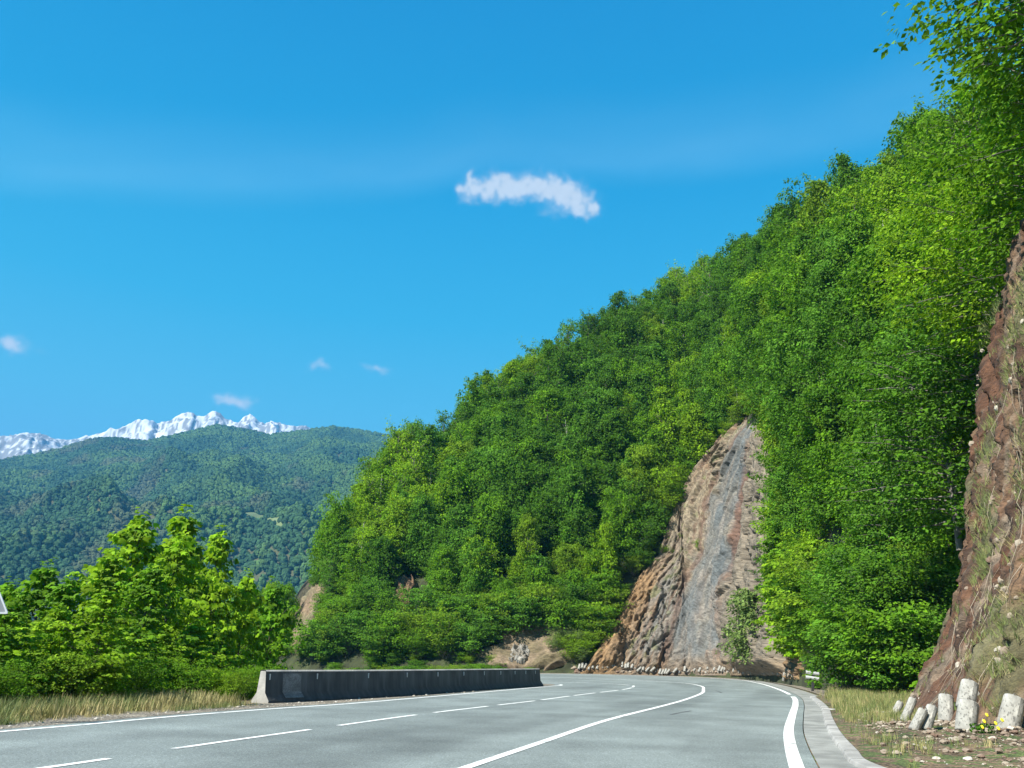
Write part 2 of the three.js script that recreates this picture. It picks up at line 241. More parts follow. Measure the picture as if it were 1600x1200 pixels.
function hillHit(x, y, lift = 0) { const d = ray(x, y), h = hypot(d.x, d.z), az = atan2(d.x, d.z), te = d.y / h; let r = FOOT(az) - 3; for (; r < 330; r += .12) if (EYE + te * r <= hillY(az, r) + lift) break; return V(sin(az) * r, EYE + te * r, -cos(az) * r); }
const AZ0 = col2az(330, 1040) - .12, AZ1 = 1.9;
structure('hillside', grid(300, 130, (u, v) => { const az = lerp(AZ0, AZ1, u), r = FOOT(az) - 1.5 + pow(v, 1.25) * 190; return V(sin(az) * r, hillY(az, r), -cos(az) * r); }), M.forestFloor, 'wooded hillside ground rising on the outer side of the bend');

// bare rock face and smaller bare patches: sheets standing proud of the slope
const ROWS = [[1056, 895, 1240], [1042, 915, 1232], [1000, 944, 1222], [950, 972, 1216], [900, 1002, 1213], [870, 1030, 1213], [800, 1054, 1211], [740, 1094, 1212], [700, 1132, 1206], [665, 1155, 1192], [640, 1166, 1180]];
const edgeL = table(ROWS.map((r) => [r[0], r[1]])), edgeR = table(ROWS.map((r) => [r[0], r[2]]));
const ROCK = [...ROWS.map((r) => [r[1], r[0]]), ...ROWS.slice().reverse().map((r) => [r[2], r[0]])];
const nrmHill = (p) => { const e = .8, f = (x, z) => hillY(atan2(x, -z), hypot(x, z)); const dx = (f(p.x + e, p.z) - f(p.x - e, p.z)) / (2 * e), dz = (f(p.x, p.z + e) - f(p.x, p.z - e)) / (2 * e); return V(-dx, 1, -dz).normalize(); };
const mixc = (a, b, t) => [lerp(a[0], b[0], t), lerp(a[1], b[1], t), lerp(a[2], b[2], t)];
{
  const tan_ = [.35, .28, .185], brown = [.24, .155, .105], greyb = [.155, .17, .168], slate = [.265, .247, .215], clay = [.37, .225, .105], pink = [.27, .222, .16], red = [.19, .11, .075], moss = [.16, .17, .07];
  const NU = 150, NV = 250;
  const geo = grid(NU, NV, (u, v) => {
    const y = lerp(1056, 640, v), x = lerp(edgeL(y) - 8, edgeR(y) + 8, u), p = hillHit(x, y), n = nrmHill(p);
    const w = u * 34, h = v * 40, band = sstep(.35, .42, u + (fbm(v * 14, 6, 1, 3) - .5) * .16) * sstep(.68, .61, u + (fbm(v * 17, 9, 1, 3) - .5) * .18);
    const c1 = cells(w * .55 + h * .06, h * .24, 3), c2 = cells(w * 1.3 + h * .1, h * .7, 8), c3 = cells(w * .35, h * .12, 12), q1 = 1 - band;
    let k = 1.15 + (fbm(w * .22, h * .12, 5, 3) - .5) * 1.1 + (c1[0] - .5) * (.62 * q1 + .05) + (c2[0] - .5) * (.4 * q1 + .06) + (c3[0] - .5) * .6 * band - sstep(.1, .02, c3[1]) * .2 * band + (c1[0] - .5) * .22 * band - sstep(.12, .02, c1[1]) * .28 * q1 - sstep(.14, .02, c2[1]) * .12 * q1 + (fbm(w * 2.2, h * 1.4, 7, 3) - .5) * (.3 * q1 + .1);
    k -= band * .2; k -= .8 * sstep(.05, 0, abs(u - .69 - (noise(v * 8, 2) - .5) * .05)) * sstep(.35, .55, v);
    k -= 1.6 * (1 - sstep(0, .06, min(u, 1 - u)) * sstep(1, .86, v)) ; k *= sstep(0, .05, v) * .9 + .1;
    return p.addScaledVector(n, k);
  }, (u, v, p) => {
    const w = u * 34, h = v * 40, n1 = fbm(w * .35, h * .12, 2, 4), n2 = fbm(w * 1.2, h * .35, 7, 4), n3 = fbm(w * .9, h * 1.1, 12, 3), line = ridged(w * 1.4 + h * .05, h * .05, 4, 3);
    let c = mixc(tan_, slate, sstep(.35, .65, n1 + (.5 - v) * .5)); c = mixc(c, brown, sstep(.55, .8, n2) * .7); c = mixc(c, brown, sstep(.74, .9, line) * .8);
    c = mixc(c, clay, sstep(.27, .1, u + (n2 - .5) * .16) * sstep(.46, .34, v) * .95); c = mixc(c, clay, sstep(.3, .45, v) * sstep(.42, .36, u) * sstep(.4, .6, n1) * .35);
    c = mixc(c, mixc(greyb, slate, sstep(.45, .65, n2)), sstep(.35, .42, u + (fbm(v * 14, 6, 1, 3) - .5) * .16 + (n3 - .5) * .08) * sstep(.69, .61, u + (fbm(v * 17, 9, 1, 3) - .5) * .18 + (n3 - .5) * .08) * (.75 + .25 * sstep(.35, .6, n1)));
    c = mixc(c, pink, sstep(.66, .72, u + (n3 - .5) * .06) * sstep(.3, .6, .25 + n1)); c = mixc(c, red, sstep(.035, .012, abs(u - .67 - (n2 - .5) * .05)) * sstep(.3, .5, v)); c = mixc(c, red, sstep(.03, .01, abs(u - .38 - (n2 - .5) * .06)) * .6);
    c = mixc(c, moss, sstep(.62, .72, n3) * .75 * (sstep(.12, .2, u) * sstep(.42, .3, u))); c = mixc(c, clay, sstep(.08, .02, v) * .4);
    const q = .78 + .44 * n3; return c.map((z) => z * q * 1.0);
  }, (u, v) => [u * 22, v * 42]);
  structure('rock_face', geo, M.rock, 'tall bare rock cut with a grey slab band between tan beds');
  const bare = (label, cx, cy, rx, ry, lean, c0, c1, lift, seed) => structure('earth_scar', grid(46, 46, (u, v) => {
    const y = cy + (v - .5) * -2 * ry, wob = (noise(v * 5 + seed, seed) - .5) * .5, x = cx + ((u - .5) * 2 * (1 + wob) * sqrt(max(.05, 1 - pow(2 * v - 1, 2) * .8)) + lean * (v - .5)) * rx, p = hillHit(x, y), n = nrmHill(p);
    return p.addScaledVector(n, lift * sstep(0, .14, min(u, 1 - u)) * sstep(0, .1, min(v, 1 - v)) - .35 + (fbm(u * 9 + seed, v * 7, 3, 4) - .5) * 1.1);
  }, (u, v) => { const n = fbm(u * 6 + seed, v * 5, 8, 4), m = ridged(u * 9, v * 3 + seed, 3); return mixc(c0, c1, sstep(.35, .65, n)).map((z) => z * (.75 + .5 * m)); }, (u, v) => [u * 8, v * 10]), M.earth, label);
  bare('brown earth scar low on the slope above the barrier start', 476, 965, 26, 62, 1.5, [.26, .18, .11], [.2, .17, .09], 1.2, 3);
  bare('small reddish earth scar in the middle of the wooded slope', 632, 938, 22, 34, .4, [.33, .2, .11], [.22, .13, .07], 1.5, 8);
  bare('brown scree bank behind the far end of the barrier', 832, 1012, 82, 40, .3, [.3, .22, .14], [.19, .15, .08], .9, 14);
  bare('white rock outcrop in the brown bank by the barrier end', 813, 1027, 19, 15, .3, [.5, .47, .41], [.34, .3, .24], 1.1, 21);
  bare('orange clay bank at the right foot of the rock cut', 1236, 1043, 22, 22, -.2, [.4, .26, .13], [.26, .16, .08], .5, 31);
}
// ---------------------------------------------------------------- near cut bank
const BANKF = spline([[27, 62], [22, 48], [17.5, 36], [14.2, 27.5], ...[[1412, 1108], [1432, 1128], [1462, 1137], [1500, 1146], [1545, 1151], [1600, 1157]].map((p) => G(...p)), [10.6, 13.6], [8.6, 6], [7, -2], [4, -16], [0, -40]]);
const bankS0 = BANKF.near(...G(1432, 1128));
function bankP(s, h, relief = true) {                          // s along the foot, h metres up
  const Hs = h, set = 2.55 * (1 - exp(-h / 2.7)) + .135 * h; const b = BANKF.off(s, 0), a0 = BANKF(max(0, s - 3)), a1 = BANKF(min(BANKF.len, s + 3)), l = hypot(a1[0] - a0[0], a1[1] - a0[1]);
  // outward (uphill) is on the left of the foot as it runs back towards the camera
  const nx = (a1[1] - a0[1]) / l, nz = -(a1[0] - a0[0]) / l, k = relief ? ((fbm(s * .5, h * .3, 2, 4) - .5) * .6 + (ridged(s * 1.3 + h * .3, h * .16, 5, 4) - .5) * .55 + (cells(s * 1.5 + h * .35, h * .8, 4)[0] - .5) * .2 + (cells(s * 4, h * 2.6, 6)[0] - .5) * .16 + (fbm(s * 3.6, h * 3.1, 9, 3) - .5) * .3) * sstep(0, 1.5, h) : 0;
  return V(b[0] - nx * (set - k), Hs - .05, -(b[1] - nz * (set - k)));
}
{
  const red = [.15, .07, .037], dark = [.085, .047, .028], pale = [.26, .2, .14], grn = [.13, .135, .06], tan_ = [.23, .145, .083];
  const bankTop = (s) => lerp(3, 13.6, sstep(bankS0 - 12, bankS0 + 1, s));
  const bankS = table([[0, 0], [.12, bankS0 - 7], [.88, bankS0 + 14], [1, BANKF.len]]);
  structure('cut_bank', grid(320, 210, (u, v) => { const s = bankS(u), h = v * (bankTop(s) + 3), t = bankTop(s); const p = bankP(s, min(h, t)); if (h > t) { const q = bankP(s, t), o = bankP(s, t - 1, false), i = bankP(s, t, false), d = i.sub(o).setY(0).normalize(); p.copy(q).addScaledVector(d, (h - t) * 2.2).setY(t - .05 + (h - t) * .7); } return p; },
    (u, v) => { const s = bankS(u), h = v * 15, n1 = fbm(s * .45 - h * .12, h * .12, 3, 4), n2 = ridged(s * 1.3 - h * .3, h * .16, 8, 4), n3 = fbm(s * 1.6, h * 1.6, 5, 4); let c = mixc(red, dark, sstep(.4, .65, n3)); c = mixc(c, tan_, sstep(.45, .65, n1) * .8); c = mixc(c, pale, sstep(.74, .86, n2) * .75); c = mixc(c, grn, sstep(.58, .72, fbm(s * .6, h * .5, 14, 4) + .08 * sstep(2, 6, h)) * .75); return c; },
    (u, v) => [bankS(u), v * 15]), M.earth, 'steep reddish earth cut bank at the right edge of the view');
  structure('verge', grid(24, 60, (u, v) => { const s = lerp(BANKF.near(17.5, 36), BANKF.near(4, -16), v), a = BANKF(s), k = KERB_A.near(a[0] - 4, a[1] + 1), b = KERB_A.off(k, .2); const X = lerp(b[0], a[0] + .8, u), Z = lerp(b[1], a[1], u); return V(X, .055 + (fbm(X * 1.1, Z * 1.1, 3, 4) - .4) * .22 * sstep(0, .12, u) + .12 * u, -Z); }), M.soil, 'dirt and litter verge between the kerb and the cut bank');
}
// ---------------------------------------------------------------- distant land
const farSky = [[-300, 745], [-120, 728], [0, 716], [60, 706], [100, 697], [140, 684], [175, 681], [230, 687], [290, 673], [340, 661], [390, 669], [420, 677], [470, 671], [520, 664], [560, 669], [610, 678], [700, 700], [850, 730], [1100, 760]];
const FARSKY = table(farSky.map(([x, y]) => azel(x, y))), RIDGE = 2250;
function farY(az, r) {
  const te = tan(FARSKY(az)), top = RIDGE * te - 8, t = (r - 560) / (RIDGE - 560), X = az * 1600, sp = ridged(X * .0032 + r * .0007, r * .0011, 3, 3), gl = fbm(X * .008, r * .006, 9, 3);
  const prof = t < 1 ? pow(max(t, 0), .92) * (1 - .1 * sin(t * PI)) : 1 - (t - 1) * .5; return -75 + (top + 75) * prof + (sp - .6) * 190 * sstep(0, .35, t) * sstep(1.0, .72, t) + (gl - .5) * 60 * sstep(0, .3, t) * sstep(1.0, .85, t);
}
{
  const A0 = -.95, A1 = .35;
  structure('distant_hill', grid(220, 120, (u, v) => { const az = lerp(A0, A1, u), r = 520 + v * 2300; return V(sin(az) * r, farY(az, r), -cos(az) * r); }, (u, v) => { const n = fbm(u * 30, v * 14, 3, 3); return [.05 + .03 * n, .06 + .02 * n, .025]; }), std({ vertexColors: true, roughness: 1 }), 'long forested mountain ridge across the valley');
  const r = rng(77), mats = [], cols = [], c = new THREE.Color(), m = new THREE.Matrix4(), q = new THREE.Quaternion(), e = new THREE.Euler();
  const meadow = [[378, 803], [400, 806], [440, 820], [446, 826], [410, 818], [384, 812]];
  for (let i = 0; i < 85000; i++) {
    const az = lerp(-.68, .02, r()), rr = 620 + sqrt(r()) * 1700; const y = farY(az, rr), p = V(sin(az) * rr, y, -cos(az) * rr), s = px(p);
    if (s[0] < -60 || s[0] > 720 || s[1] > 1000) continue; if (inside(meadow, s[0], s[1])) continue;
    const pt = fbm(az * 26, rr * .008, 4, 4), br = fbm(az * 30 + 9, rr * .011, 12, 4); const k = (2.7 + r() * 2.1) * (.85 + .3 * pt), bare = sstep(.6, .72, br + (s[0] < 260 ? .05 : -.08)) * .6;
    if (bare > .5 && r() < .25) continue;
    m.compose(p.setY(y + k * .55), q.setFromEuler(e.set(r() * .3, r() * 6.3, r() * .3)), V(k * (.85 + r() * .4), k * (.95 + r() * .6), k * (.85 + r() * .4))); mats.push(m.clone());
    const g = .9 + r() * .2, l = sstep(.45, .62, pt); c.setRGB(lerp(lerp(.03, .062, l), .1, bare) * g, lerp(lerp(.085, .13, l), .105, bare) * g, lerp(lerp(.028, .03, l), .055, bare) * g); cols.push(c.clone());
  }
  const base = (() => { const q = rng(5), P = [], I = []; for (let i = 0; i < 130; i++) { const y = 1 - 2 * (i + .5) / 130, a = i * 2.39996, h = sqrt(1 - y * y), k = .62 + .62 * fbm(h * cos(a) * 2 + 4, y * 2, h * sin(a) * 2 + 2, 2), n = V(h * cos(a), y, h * sin(a)), c = n.clone().multiplyScalar(k * (y < 0 ? .8 : 1)), t = V(q() - .5, q() - .5, q() - .5).cross(n).normalize(), w = n.clone().add(V(q() - .5, q() - .2, q() - .5)).cross(t).normalize(), z = .2 + .14 * q(), b = P.length / 3; for (const [u, v] of [[-1, -.6], [1, -1], [.8, 1], [-.7, .8]]) { const p = c.clone().addScaledVector(t, u * z).addScaledVector(w, v * z); P.push(p.x, p.y, p.z); } I.push(b, b + 1, b + 2, b, b + 2, b + 3); } return geom(P, I); })();
  const im = new THREE.InstancedMesh(base, std({ roughness: 1 }), mats.length); mats.forEach((x, i) => { im.setMatrixAt(i, x); im.setColorAt(i, cols[i]); }); im.name = 'distant_forest'; tag(im, 'blue green forest canopy covering the ridge across the valley', 'forest', null, 'stuff'); im.castShadow = im.receiveShadow = true; scene.add(im);
  structure('meadow', grid(16, 12, (u, v) => { const y = lerp(826, 800, v), x = lerp(372, 450, u) + (v - .5) * -20, d = ray(x, y), h = hypot(d.x, d.z), az = atan2(d.x, d.z), te = d.y / h; let rr = 600; while (rr < 2400 && EYE + te * rr > farY(az, rr)) rr += 2; return V(sin(az) * rr, farY(az, rr) + 3 - 5 * sstep(.2, 0, min(u, 1 - u, v, 1 - v)), -cos(az) * rr); }), std({ color: lin(.13, .17, .06), roughness: 1 }), 'small pale green meadow on the forested ridge');
  // snow mountains
  const D = 3700, sn = [[-200, 700], [-60, 690], [0, 686], [30, 680], [48, 676], [70, 680], [90, 687], [108, 689], [128, 684], [150, 679], [180, 673], [203, 662], [218, 657], [232, 660], [246, 664], [258, 659], [272, 653], [285, 645], [294, 643], [305, 648], [318, 650], [332, 643], [342, 645], [352, 653], [364, 658], [374, 659], [380, 652], [390, 647], [398, 652], [406, 660], [414, 662], [424, 657], [436, 661], [450, 665], [466, 668], [500, 674], [560, 684], [700, 700]];
  const SN = table(sn.map(([x, y]) => azel(x, y)));
  structure('snow_mountain', grid(420, 90, (u, v) => { const az = lerp(-.72, -.05, u), X = az * D, rg = ridged(X * .006, v * 4, 3, 5), r = D - (1 - v) * 1150 + (ridged(X * .004, 5, 2, 4) - .5) * 300 * sstep(0, .3, v) * sstep(1, .8, v), top = tan(SN(az)) * D; const y = top * (.45 + .55 * pow(v, .8)) + (rg - .55) * 95 * sstep(0, .1, v) * sstep(1, .88, v) + (ridged(X * .03, v * 9, 7, 3) - .5) * 24 * sstep(1, .97, v) + (v > .97 ? (ridged(X * .035, 1, 9, 4) - .6) * 15 : 0); return V(sin(az) * r, y, -cos(az) * r); },
    (u, v, p) => { const X = u * 60, n = fbm(X * 5, v * 22, 8, 4), m2 = ridged(X * 1.5 + v * 3, v * 5, 5, 4), s = .9 * sstep(.54, .63, n * .6 + m2 * .4 + (u > .32 ? .03 : -.05)); return mixc([.15, .155, .165], [.52, .535, .55], s); }), std({ vertexColors: true, roughness: .9 }), 'jagged snow covered peaks behind the forested ridge');
}
// ---------------------------------------------------------------- vegetation makers
const leafMat = (r, g, b, t = .48) => new THREE.MeshPhysicalMaterial({ color: lin(r, g, b), roughness: .9, vertexColors: true, transmission: t, thickness: 0, side: THREE.DoubleSide, specularIntensity: .12 });
const LEAF = { lime: leafMat(.2, .37, .013), mid: leafMat(.122, .278, .011), deep: leafMat(.078, .2, .012), cool: leafMat(.1, .25, .02), olive: leafMat(.17, .305, .016), grey: leafMat(.16, .25, .07) };
const BARK = { dark: std({ color: lin(.07, .06, .045) }), grey: std({ color: lin(.17, .155, .13) }), pale: std({ color: lin(.38, .36, .31) }) };
const LEAFSHAPE = {
  oval: { v: [[0, 0, 0], [.3, .5, .07], [0, 1, -.06], [-.3, .5, .07]], f: [0, 1, 2, 0, 2, 3] },
  maple: { v: [[0, 0, 0], [.42, .2, -.05], [.5, .62, -.12], [.2, .6, 0], [0, 1.05, -.16], [-.2, .6, 0], [-.5, .62, -.12], [-.42, .2, -.05]], f: [0, 1, 3, 1, 2, 3, 0, 3, 5, 3, 4, 5, 0, 5, 7, 5, 6, 7] },
};
function foliage() {
  const pos = [], col = [], idx = [];
  const a = V(), b = V(), n = V();
  return {
    leaf(p, dir, up, size, shape, tint) {
      b.copy(dir).normalize(); a.copy(b).cross(up); if (a.lengthSq() < 1e-4) a.set(1, 0, 0); a.normalize(); n.copy(a).cross(b);
      const base = pos.length / 3, S = LEAFSHAPE[shape];
      for (const [x, y, z] of S.v) { pos.push(p.x + (a.x * x + b.x * y + n.x * z) * size, p.y + (a.y * x + b.y * y + n.y * z) * size, p.z + (a.z * x + b.z * y + n.z * z) * size); col.push(tint[0], tint[1], tint[2]); }
      for (const k of S.f) idx.push(base + k);
    },
    build: () => geom(pos, idx, col), count: () => idx.length / 3,
  };
}
const PROFILE = {
  round: (t) => sqrt(max(.02, 1 - pow((t - .5) / .54, 2))),
  oval: (t) => sqrt(max(.02, 1 - pow((t - .42) / .6, 2))) * (1 - .25 * t),
  spire: (t) => pow(max(.015, 1 - t), .85) * (.55 + .45 * sstep(0, .2, t)),
  bush: (t) => sqrt(max(.03, 1 - pow((t - .3) / .72, 2))),
};
// o: H, base (crown start 0..1), R, branches, sprays, leaves, size, shape, profile, rise, flat, seed, trunk
function makeTree(o) {
  const r = rng(o.seed), g = r.bind(null), gs = () => (r() + r() + r() - 1.5) * .8, fol = foliage(), wood = { pos: [], idx: [] };
  const bend = [gs() * .06 * o.H, gs() * .06 * o.H], axis = (t) => V(bend[0] * sin(t * 2.2), o.H * t, bend[1] * sin(t * 1.7));
  const tr = o.trunk ?? o.H * .014 + .03; const stems = o.stems ?? 1;
  if (stems === 1) limb(Array.from({ length: 9 }, (_, i) => axis(i / 8 * .96)), Array.from({ length: 9 }, (_, i) => tr * (1 - i / 8 * .9)), 7, wood);
  for (let i = 0; i < o.branches; i++) {
    const t = (i + r()) / o.branches, hgt = lerp(o.base, .985, pow(t, o.bias ?? .9)), az = i * 2.39996 + gs() * .5, lenK = (1 + gs() * (o.uneven ?? .45)) * PROFILE[o.profile](t), len = max(.12, o.R * lenK);
    const st = stems > 1 ? V(gs() * o.R * .35, 0, gs() * o.R * .35) : null, p0 = stems > 1 ? st.clone().setY(hgt * o.H * .35) : axis(hgt - .02), dir = V(cos(az), 0, sin(az)), rise = o.rise * (.6 + .8 * r()) + (o.topRise ?? .35) * t;
    const tip = (k) => p0.clone().addScaledVector(dir, len * k).add(V(0, len * (rise * k - o.droop * k * k) + (stems > 1 ? hgt * o.H * .65 * sqrt(k) : 0), 0));
    if (o.wood !== false && (i % (o.woodEvery ?? 1) === 0)) limb([p0, tip(.3), tip(.6), tip(.97)], [tr * .34 * (1 - t * .6), tr * .24 * (1 - t * .6), tr * .15, tr * .05], 4, wood);
    const ns = max(2, Math.round(o.sprays * (.35 + .65 * lenK)));
    const bt = .82 + .36 * r();
    for (let s = 0; s < ns; s++) {
      const k = lerp(.22, 1.02, sqrt((s + r()) / ns)), c = tip(k), side = V(-sin(az), 0, cos(az)), sr = o.spray * (.6 + .7 * r()) * (.75 + .5 * (1 - t));
      c.addScaledVector(side, gs() * len * .42 * k).y += gs() * .12 * sr + gs() * o.flat * len * .3; const tint0 = bt * (.76 + .48 * r()), yel = r();
      for (let l = 0; l < o.leaves; l++) {
        const q = r() * 6.283, d = sqrt(r()) * sr, p = c.clone().add(V(cos(q) * d, gs() * o.flat * sr - d * d / sr * .22, sin(q) * d));
        const out = V(cos(q), -.25 - .5 * r() * o.hang, sin(q)).addScaledVector(dir, .5).add(V(gs() * .6, gs() * .35, gs() * .6));
        const up = V(gs() * 1.25 + dir.x * .55, .75 + gs() * .5, gs() * 1.25 + dir.z * .55).normalize(), w = tint0 * (.7 + .6 * r());
        fol.leaf(p, out, up, o.size * (.65 + .7 * r()), o.shape, [w * (1 + yel * .22), w * (1 + yel * .06), w * (.9 + .1 * yel)]);
      }
    }
  }
  // leader
  if (o.leader) for (let l = 0; l < o.leader; l++) { const t = .93 + .09 * r(), p = axis(min(t, 1)), q = r() * 6.283; p.y = o.H * t; p.x += cos(q) * .12; p.z += sin(q) * .12; fol.leaf(p, V(cos(q), .1 - .5 * r(), sin(q)), V(gs() * .4, 1, gs() * .4), o.size * (.6 + .5 * r()), o.shape, [1.15, 1.1, 1]); }
  return { crown: fol.build(), trunk: limbGeo(wood), H: o.H };
}
const hillKinds = [
  makeTree({ H: 9, base: .16, R: 3.1, branches: 80, sprays: 8, leaves: 12, size: .36, shape: 'oval', profile: 'round', rise: .25, droop: .2, flat: .9, hang: .8, spray: 0.56, uneven: .75, seed: 11, woodEvery: 2 }),
  makeTree({ H: 10.5, base: .14, R: 2.9, branches: 90, sprays: 7, leaves: 12, size: .36, shape: 'oval', profile: 'oval', rise: .15, droop: .22, flat: .9, hang: 1, spray: 0.56, uneven: .8, seed: 12, woodEvery: 2 }),
  makeTree({ H: 8, base: .18, R: 3.4, branches: 74, sprays: 8, leaves: 12, size: .36, shape: 'oval', profile: 'round', rise: .4, droop: .2, flat: .9, hang: .8, spray: 0.54, seed: 13, woodEvery: 2, uneven: .85 }),
  makeTree({ H: 11, base: .2, R: 2.3, branches: 84, sprays: 6, leaves: 12, size: .36, shape: 'oval', profile: 'oval', rise: .5, droop: .2, flat: .9, hang: .8, spray: 0.49, seed: 14, woodEvery: 2, uneven: .85 }),
  makeTree({ H: 7, base: .12, R: 2.7, branches: 70, sprays: 7, leaves: 12, size: .36, shape: 'oval', profile: 'bush', rise: .3, droop: .3, flat: .9, hang: 1, spray: 0.49, uneven: .75, seed: 15, woodEvery: 2 }),
  makeTree({ H: 9.5, base: .22, R: 2.6, branches: 46, sprays: 5, leaves: 8, size: .36, shape: 'oval', profile: 'oval', rise: .6, droop: .15, flat: .9, hang: .6, spray: 0.54, seed: 16, uneven: .95 }),
];
const shrubKinds = [
  makeTree({ H: 2.6, base: .05, R: 1.7, branches: 60, sprays: 6, leaves: 15, size: .17, shape: 'oval', profile: 'bush', rise: .6, droop: .2, flat: .4, hang: .5, spray: .34, seed: 31, stems: 5, trunk: .04 }),
  makeTree({ H: 2.1, base: .05, R: 1.5, branches: 70, sprays: 6, leaves: 14, size: .13, shape: 'oval', profile: 'bush', rise: .9, droop: .1, flat: .5, hang: .3, spray: .3, seed: 32, stems: 5, trunk: .035 }),
];
function plant(name, kind, leaf, bark, p, turn, scale, label, category, grp, lean = 0, leanAz = 0) {
  const o = group(name, p, label, category, grp); part(o, 'trunk', kind.trunk, bark); part(o, 'crown', kind.crown, leaf);
  o.rotation.set(lean * cos(leanAz), turn, lean * sin(leanAz)); o.scale.set(...(Array.isArray(scale) ? scale : [scale, scale, scale])); return o;
}
// ---------------------------------------------------------------- trees of the hillside
{
  const r = rng(4242), spots = [];
  const scars = [[476, 955, 32, 70], [632, 935, 28, 40], [820, 1000, 70, 40], [1238, 1035, 22, 22]];
  const lumps = [[[860, 730], .5], [[930, 740], .5], [[1290, 590], .3]];
  for (let a = col2az(385, 950); a < .78;) {
    const r0 = FOOT(a); for (let rr = r0 + 2.2; rr < r0 + 95; rr += 2.35) {
      const az = a + (r() - .5) * .05, R = rr + (r() - .5) * 2.6, y = hillY(az, R), p = V(sin(az) * R, y, -cos(az) * R); if (R < FOOT(az) + 1.8) continue;
      const b = px(p), low = R - FOOT(az), sc = clamp(.36 + low * .025, .38, .76) * (.78 + .46 * r()), t = px(p.clone().setY(y + 6.5 * sc)), m = px(p.clone().setY(y + 2.5 * sc));
      if (t[0] < 340 || m[0] > 1720) continue;
      const rk = (q, w) => inside(ROCK, q[0] - w, q[1]) || inside(ROCK, q[0] + w, q[1]) || inside(ROCK, q[0], q[1]);
      const hitsRock = rk(b, 10) || rk(m, 16) || rk(t, 12); if (hitsRock) continue;
      if (scars.some(([x, yy, rx, ry]) => hypot((m[0] - x) / rx, (m[1] - yy) / ry) < 1 || hypot((b[0] - x) / rx, (b[1] - yy) / ry) < 1)) continue;
      const te = (y + 7 * sc - EYE) / R; spots.push({ p, R, sc, m, t, az, te });
    }
    a += 2.45 / (r0 + 38);
  }
  // keep what stands clear of the horizon of the slope in front of it
  const seen = spots.filter((s) => { const lim = tan(SKYLINE(s.az)); return s.te > lim - .42 && s.R < FOOT(s.az) + 100 && s.te > max(...[.55, .7, .85].map((k) => { const rr = lerp(FOOT(s.az), s.R, k); return (hillY(s.az, rr) + 3 - EYE) / rr; })); });
  seen.sort((a, b) => b.sc / b.R - a.sc / a.R);
  const inFrame = seen.filter((s) => s.m[0] > 360 && s.m[0] < 1630 && s.t[1] > -60);
  const chosen = new Set(inFrame.slice(0, 300)), rest = [];
  const leafKeys = ['mid', 'lime', 'deep', 'cool', 'olive', 'mid'], words = { mid: 'mid green', lime: 'bright lime green', deep: 'dark green', cool: 'cool green', olive: 'yellowish green', grey: 'grey green' };
  for (const s of seen) {
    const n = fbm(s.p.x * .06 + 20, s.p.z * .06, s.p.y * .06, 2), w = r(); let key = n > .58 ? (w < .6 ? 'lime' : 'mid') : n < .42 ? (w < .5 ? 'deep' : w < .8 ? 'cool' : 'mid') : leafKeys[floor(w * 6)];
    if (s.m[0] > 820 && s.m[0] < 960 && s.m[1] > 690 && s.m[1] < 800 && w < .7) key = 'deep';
    const upper = s.te > tan(SKYLINE(s.az)) - .06; const ki = upper && r() < .3 ? 5 : s.sc < .6 ? (r() < .6 ? 4 : 2) : [0, 1, 2, 3, 1, 0, 4][floor(r() * 7)];
    const wd = .72 + .26 * r(), scv = [s.sc * wd, s.sc * (.9 + .5 * r()), s.sc * wd], turn = r() * 6.28;
    if (chosen.has(s)) {
      const fr = (s.te - .05) / (tan(SKYLINE(s.az)) - .05), alt = fr > .86 ? 'at the skyline' : fr > .45 ? 'midway up' : 'low down';
      const zone = s.m[0] > 1200 ? 'on the slope right of the rock cut' : s.m[0] > 900 && s.m[1] < 640 ? 'on the slope high above the rock cut' : s.m[0] > 640 ? 'on the slope left of the rock cut' : 'on the far left spur of the hillside';
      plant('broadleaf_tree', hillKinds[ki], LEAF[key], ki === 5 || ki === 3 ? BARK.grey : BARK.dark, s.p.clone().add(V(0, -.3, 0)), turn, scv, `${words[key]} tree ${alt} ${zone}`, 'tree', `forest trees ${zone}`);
    } else rest.push([ki, key, s.p, turn, scv]);
  }
  const wood = new THREE.Group(); wood.name = 'hillside_forest'; tag(wood, 'mass of smaller trees filling the upper wooded slope and ridge', 'forest', null, 'stuff');
  const m = new THREE.Matrix4(), q = new THREE.Quaternion();
  hillKinds.forEach((k, ki) => Object.keys(LEAF).forEach((key) => {
    const list = rest.filter((x) => x[0] === ki && x[1] === key); if (!list.length) return;
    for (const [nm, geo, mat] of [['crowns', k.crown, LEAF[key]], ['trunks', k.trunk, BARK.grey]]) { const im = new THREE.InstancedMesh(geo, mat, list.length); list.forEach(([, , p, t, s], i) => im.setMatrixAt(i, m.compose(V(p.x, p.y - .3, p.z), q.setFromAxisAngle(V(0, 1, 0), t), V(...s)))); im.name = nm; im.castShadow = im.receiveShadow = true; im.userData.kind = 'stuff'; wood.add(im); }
  }));
  scene.add(wood); console.log('hill trees', spots.length, 'seen', seen.length, 'inFrame', inFrame.length, 'rest', rest.length);
  // bare pale trunks showing among the crowns
  const bare = (seed, H) => { const q = rng(seed), w = { pos: [], idx: [] }; const ax = (t) => V(sin(t * 3 + seed) * .14, H * t, cos(t * 2 + seed) * .12); limb([0, .25, .5, .75, 1].map(ax), [.11, .1, .085, .06, .02], 6, w); for (let i = 0; i < 9; i++) { const t = .45 + .5 * q(), a = q() * 6.28, l = (1.1 - t) * 2.6 * (.5 + q()), p = ax(t); limb([p, p.clone().add(V(cos(a) * l * .5, l * .35, sin(a) * l * .5)), p.clone().add(V(cos(a) * l, l * .9, sin(a) * l))], [.045, .03, .008], 4, w); } return limbGeo(w); };
  const bg = [bare(3, 9), bare(7, 8), bare(12, 10)];
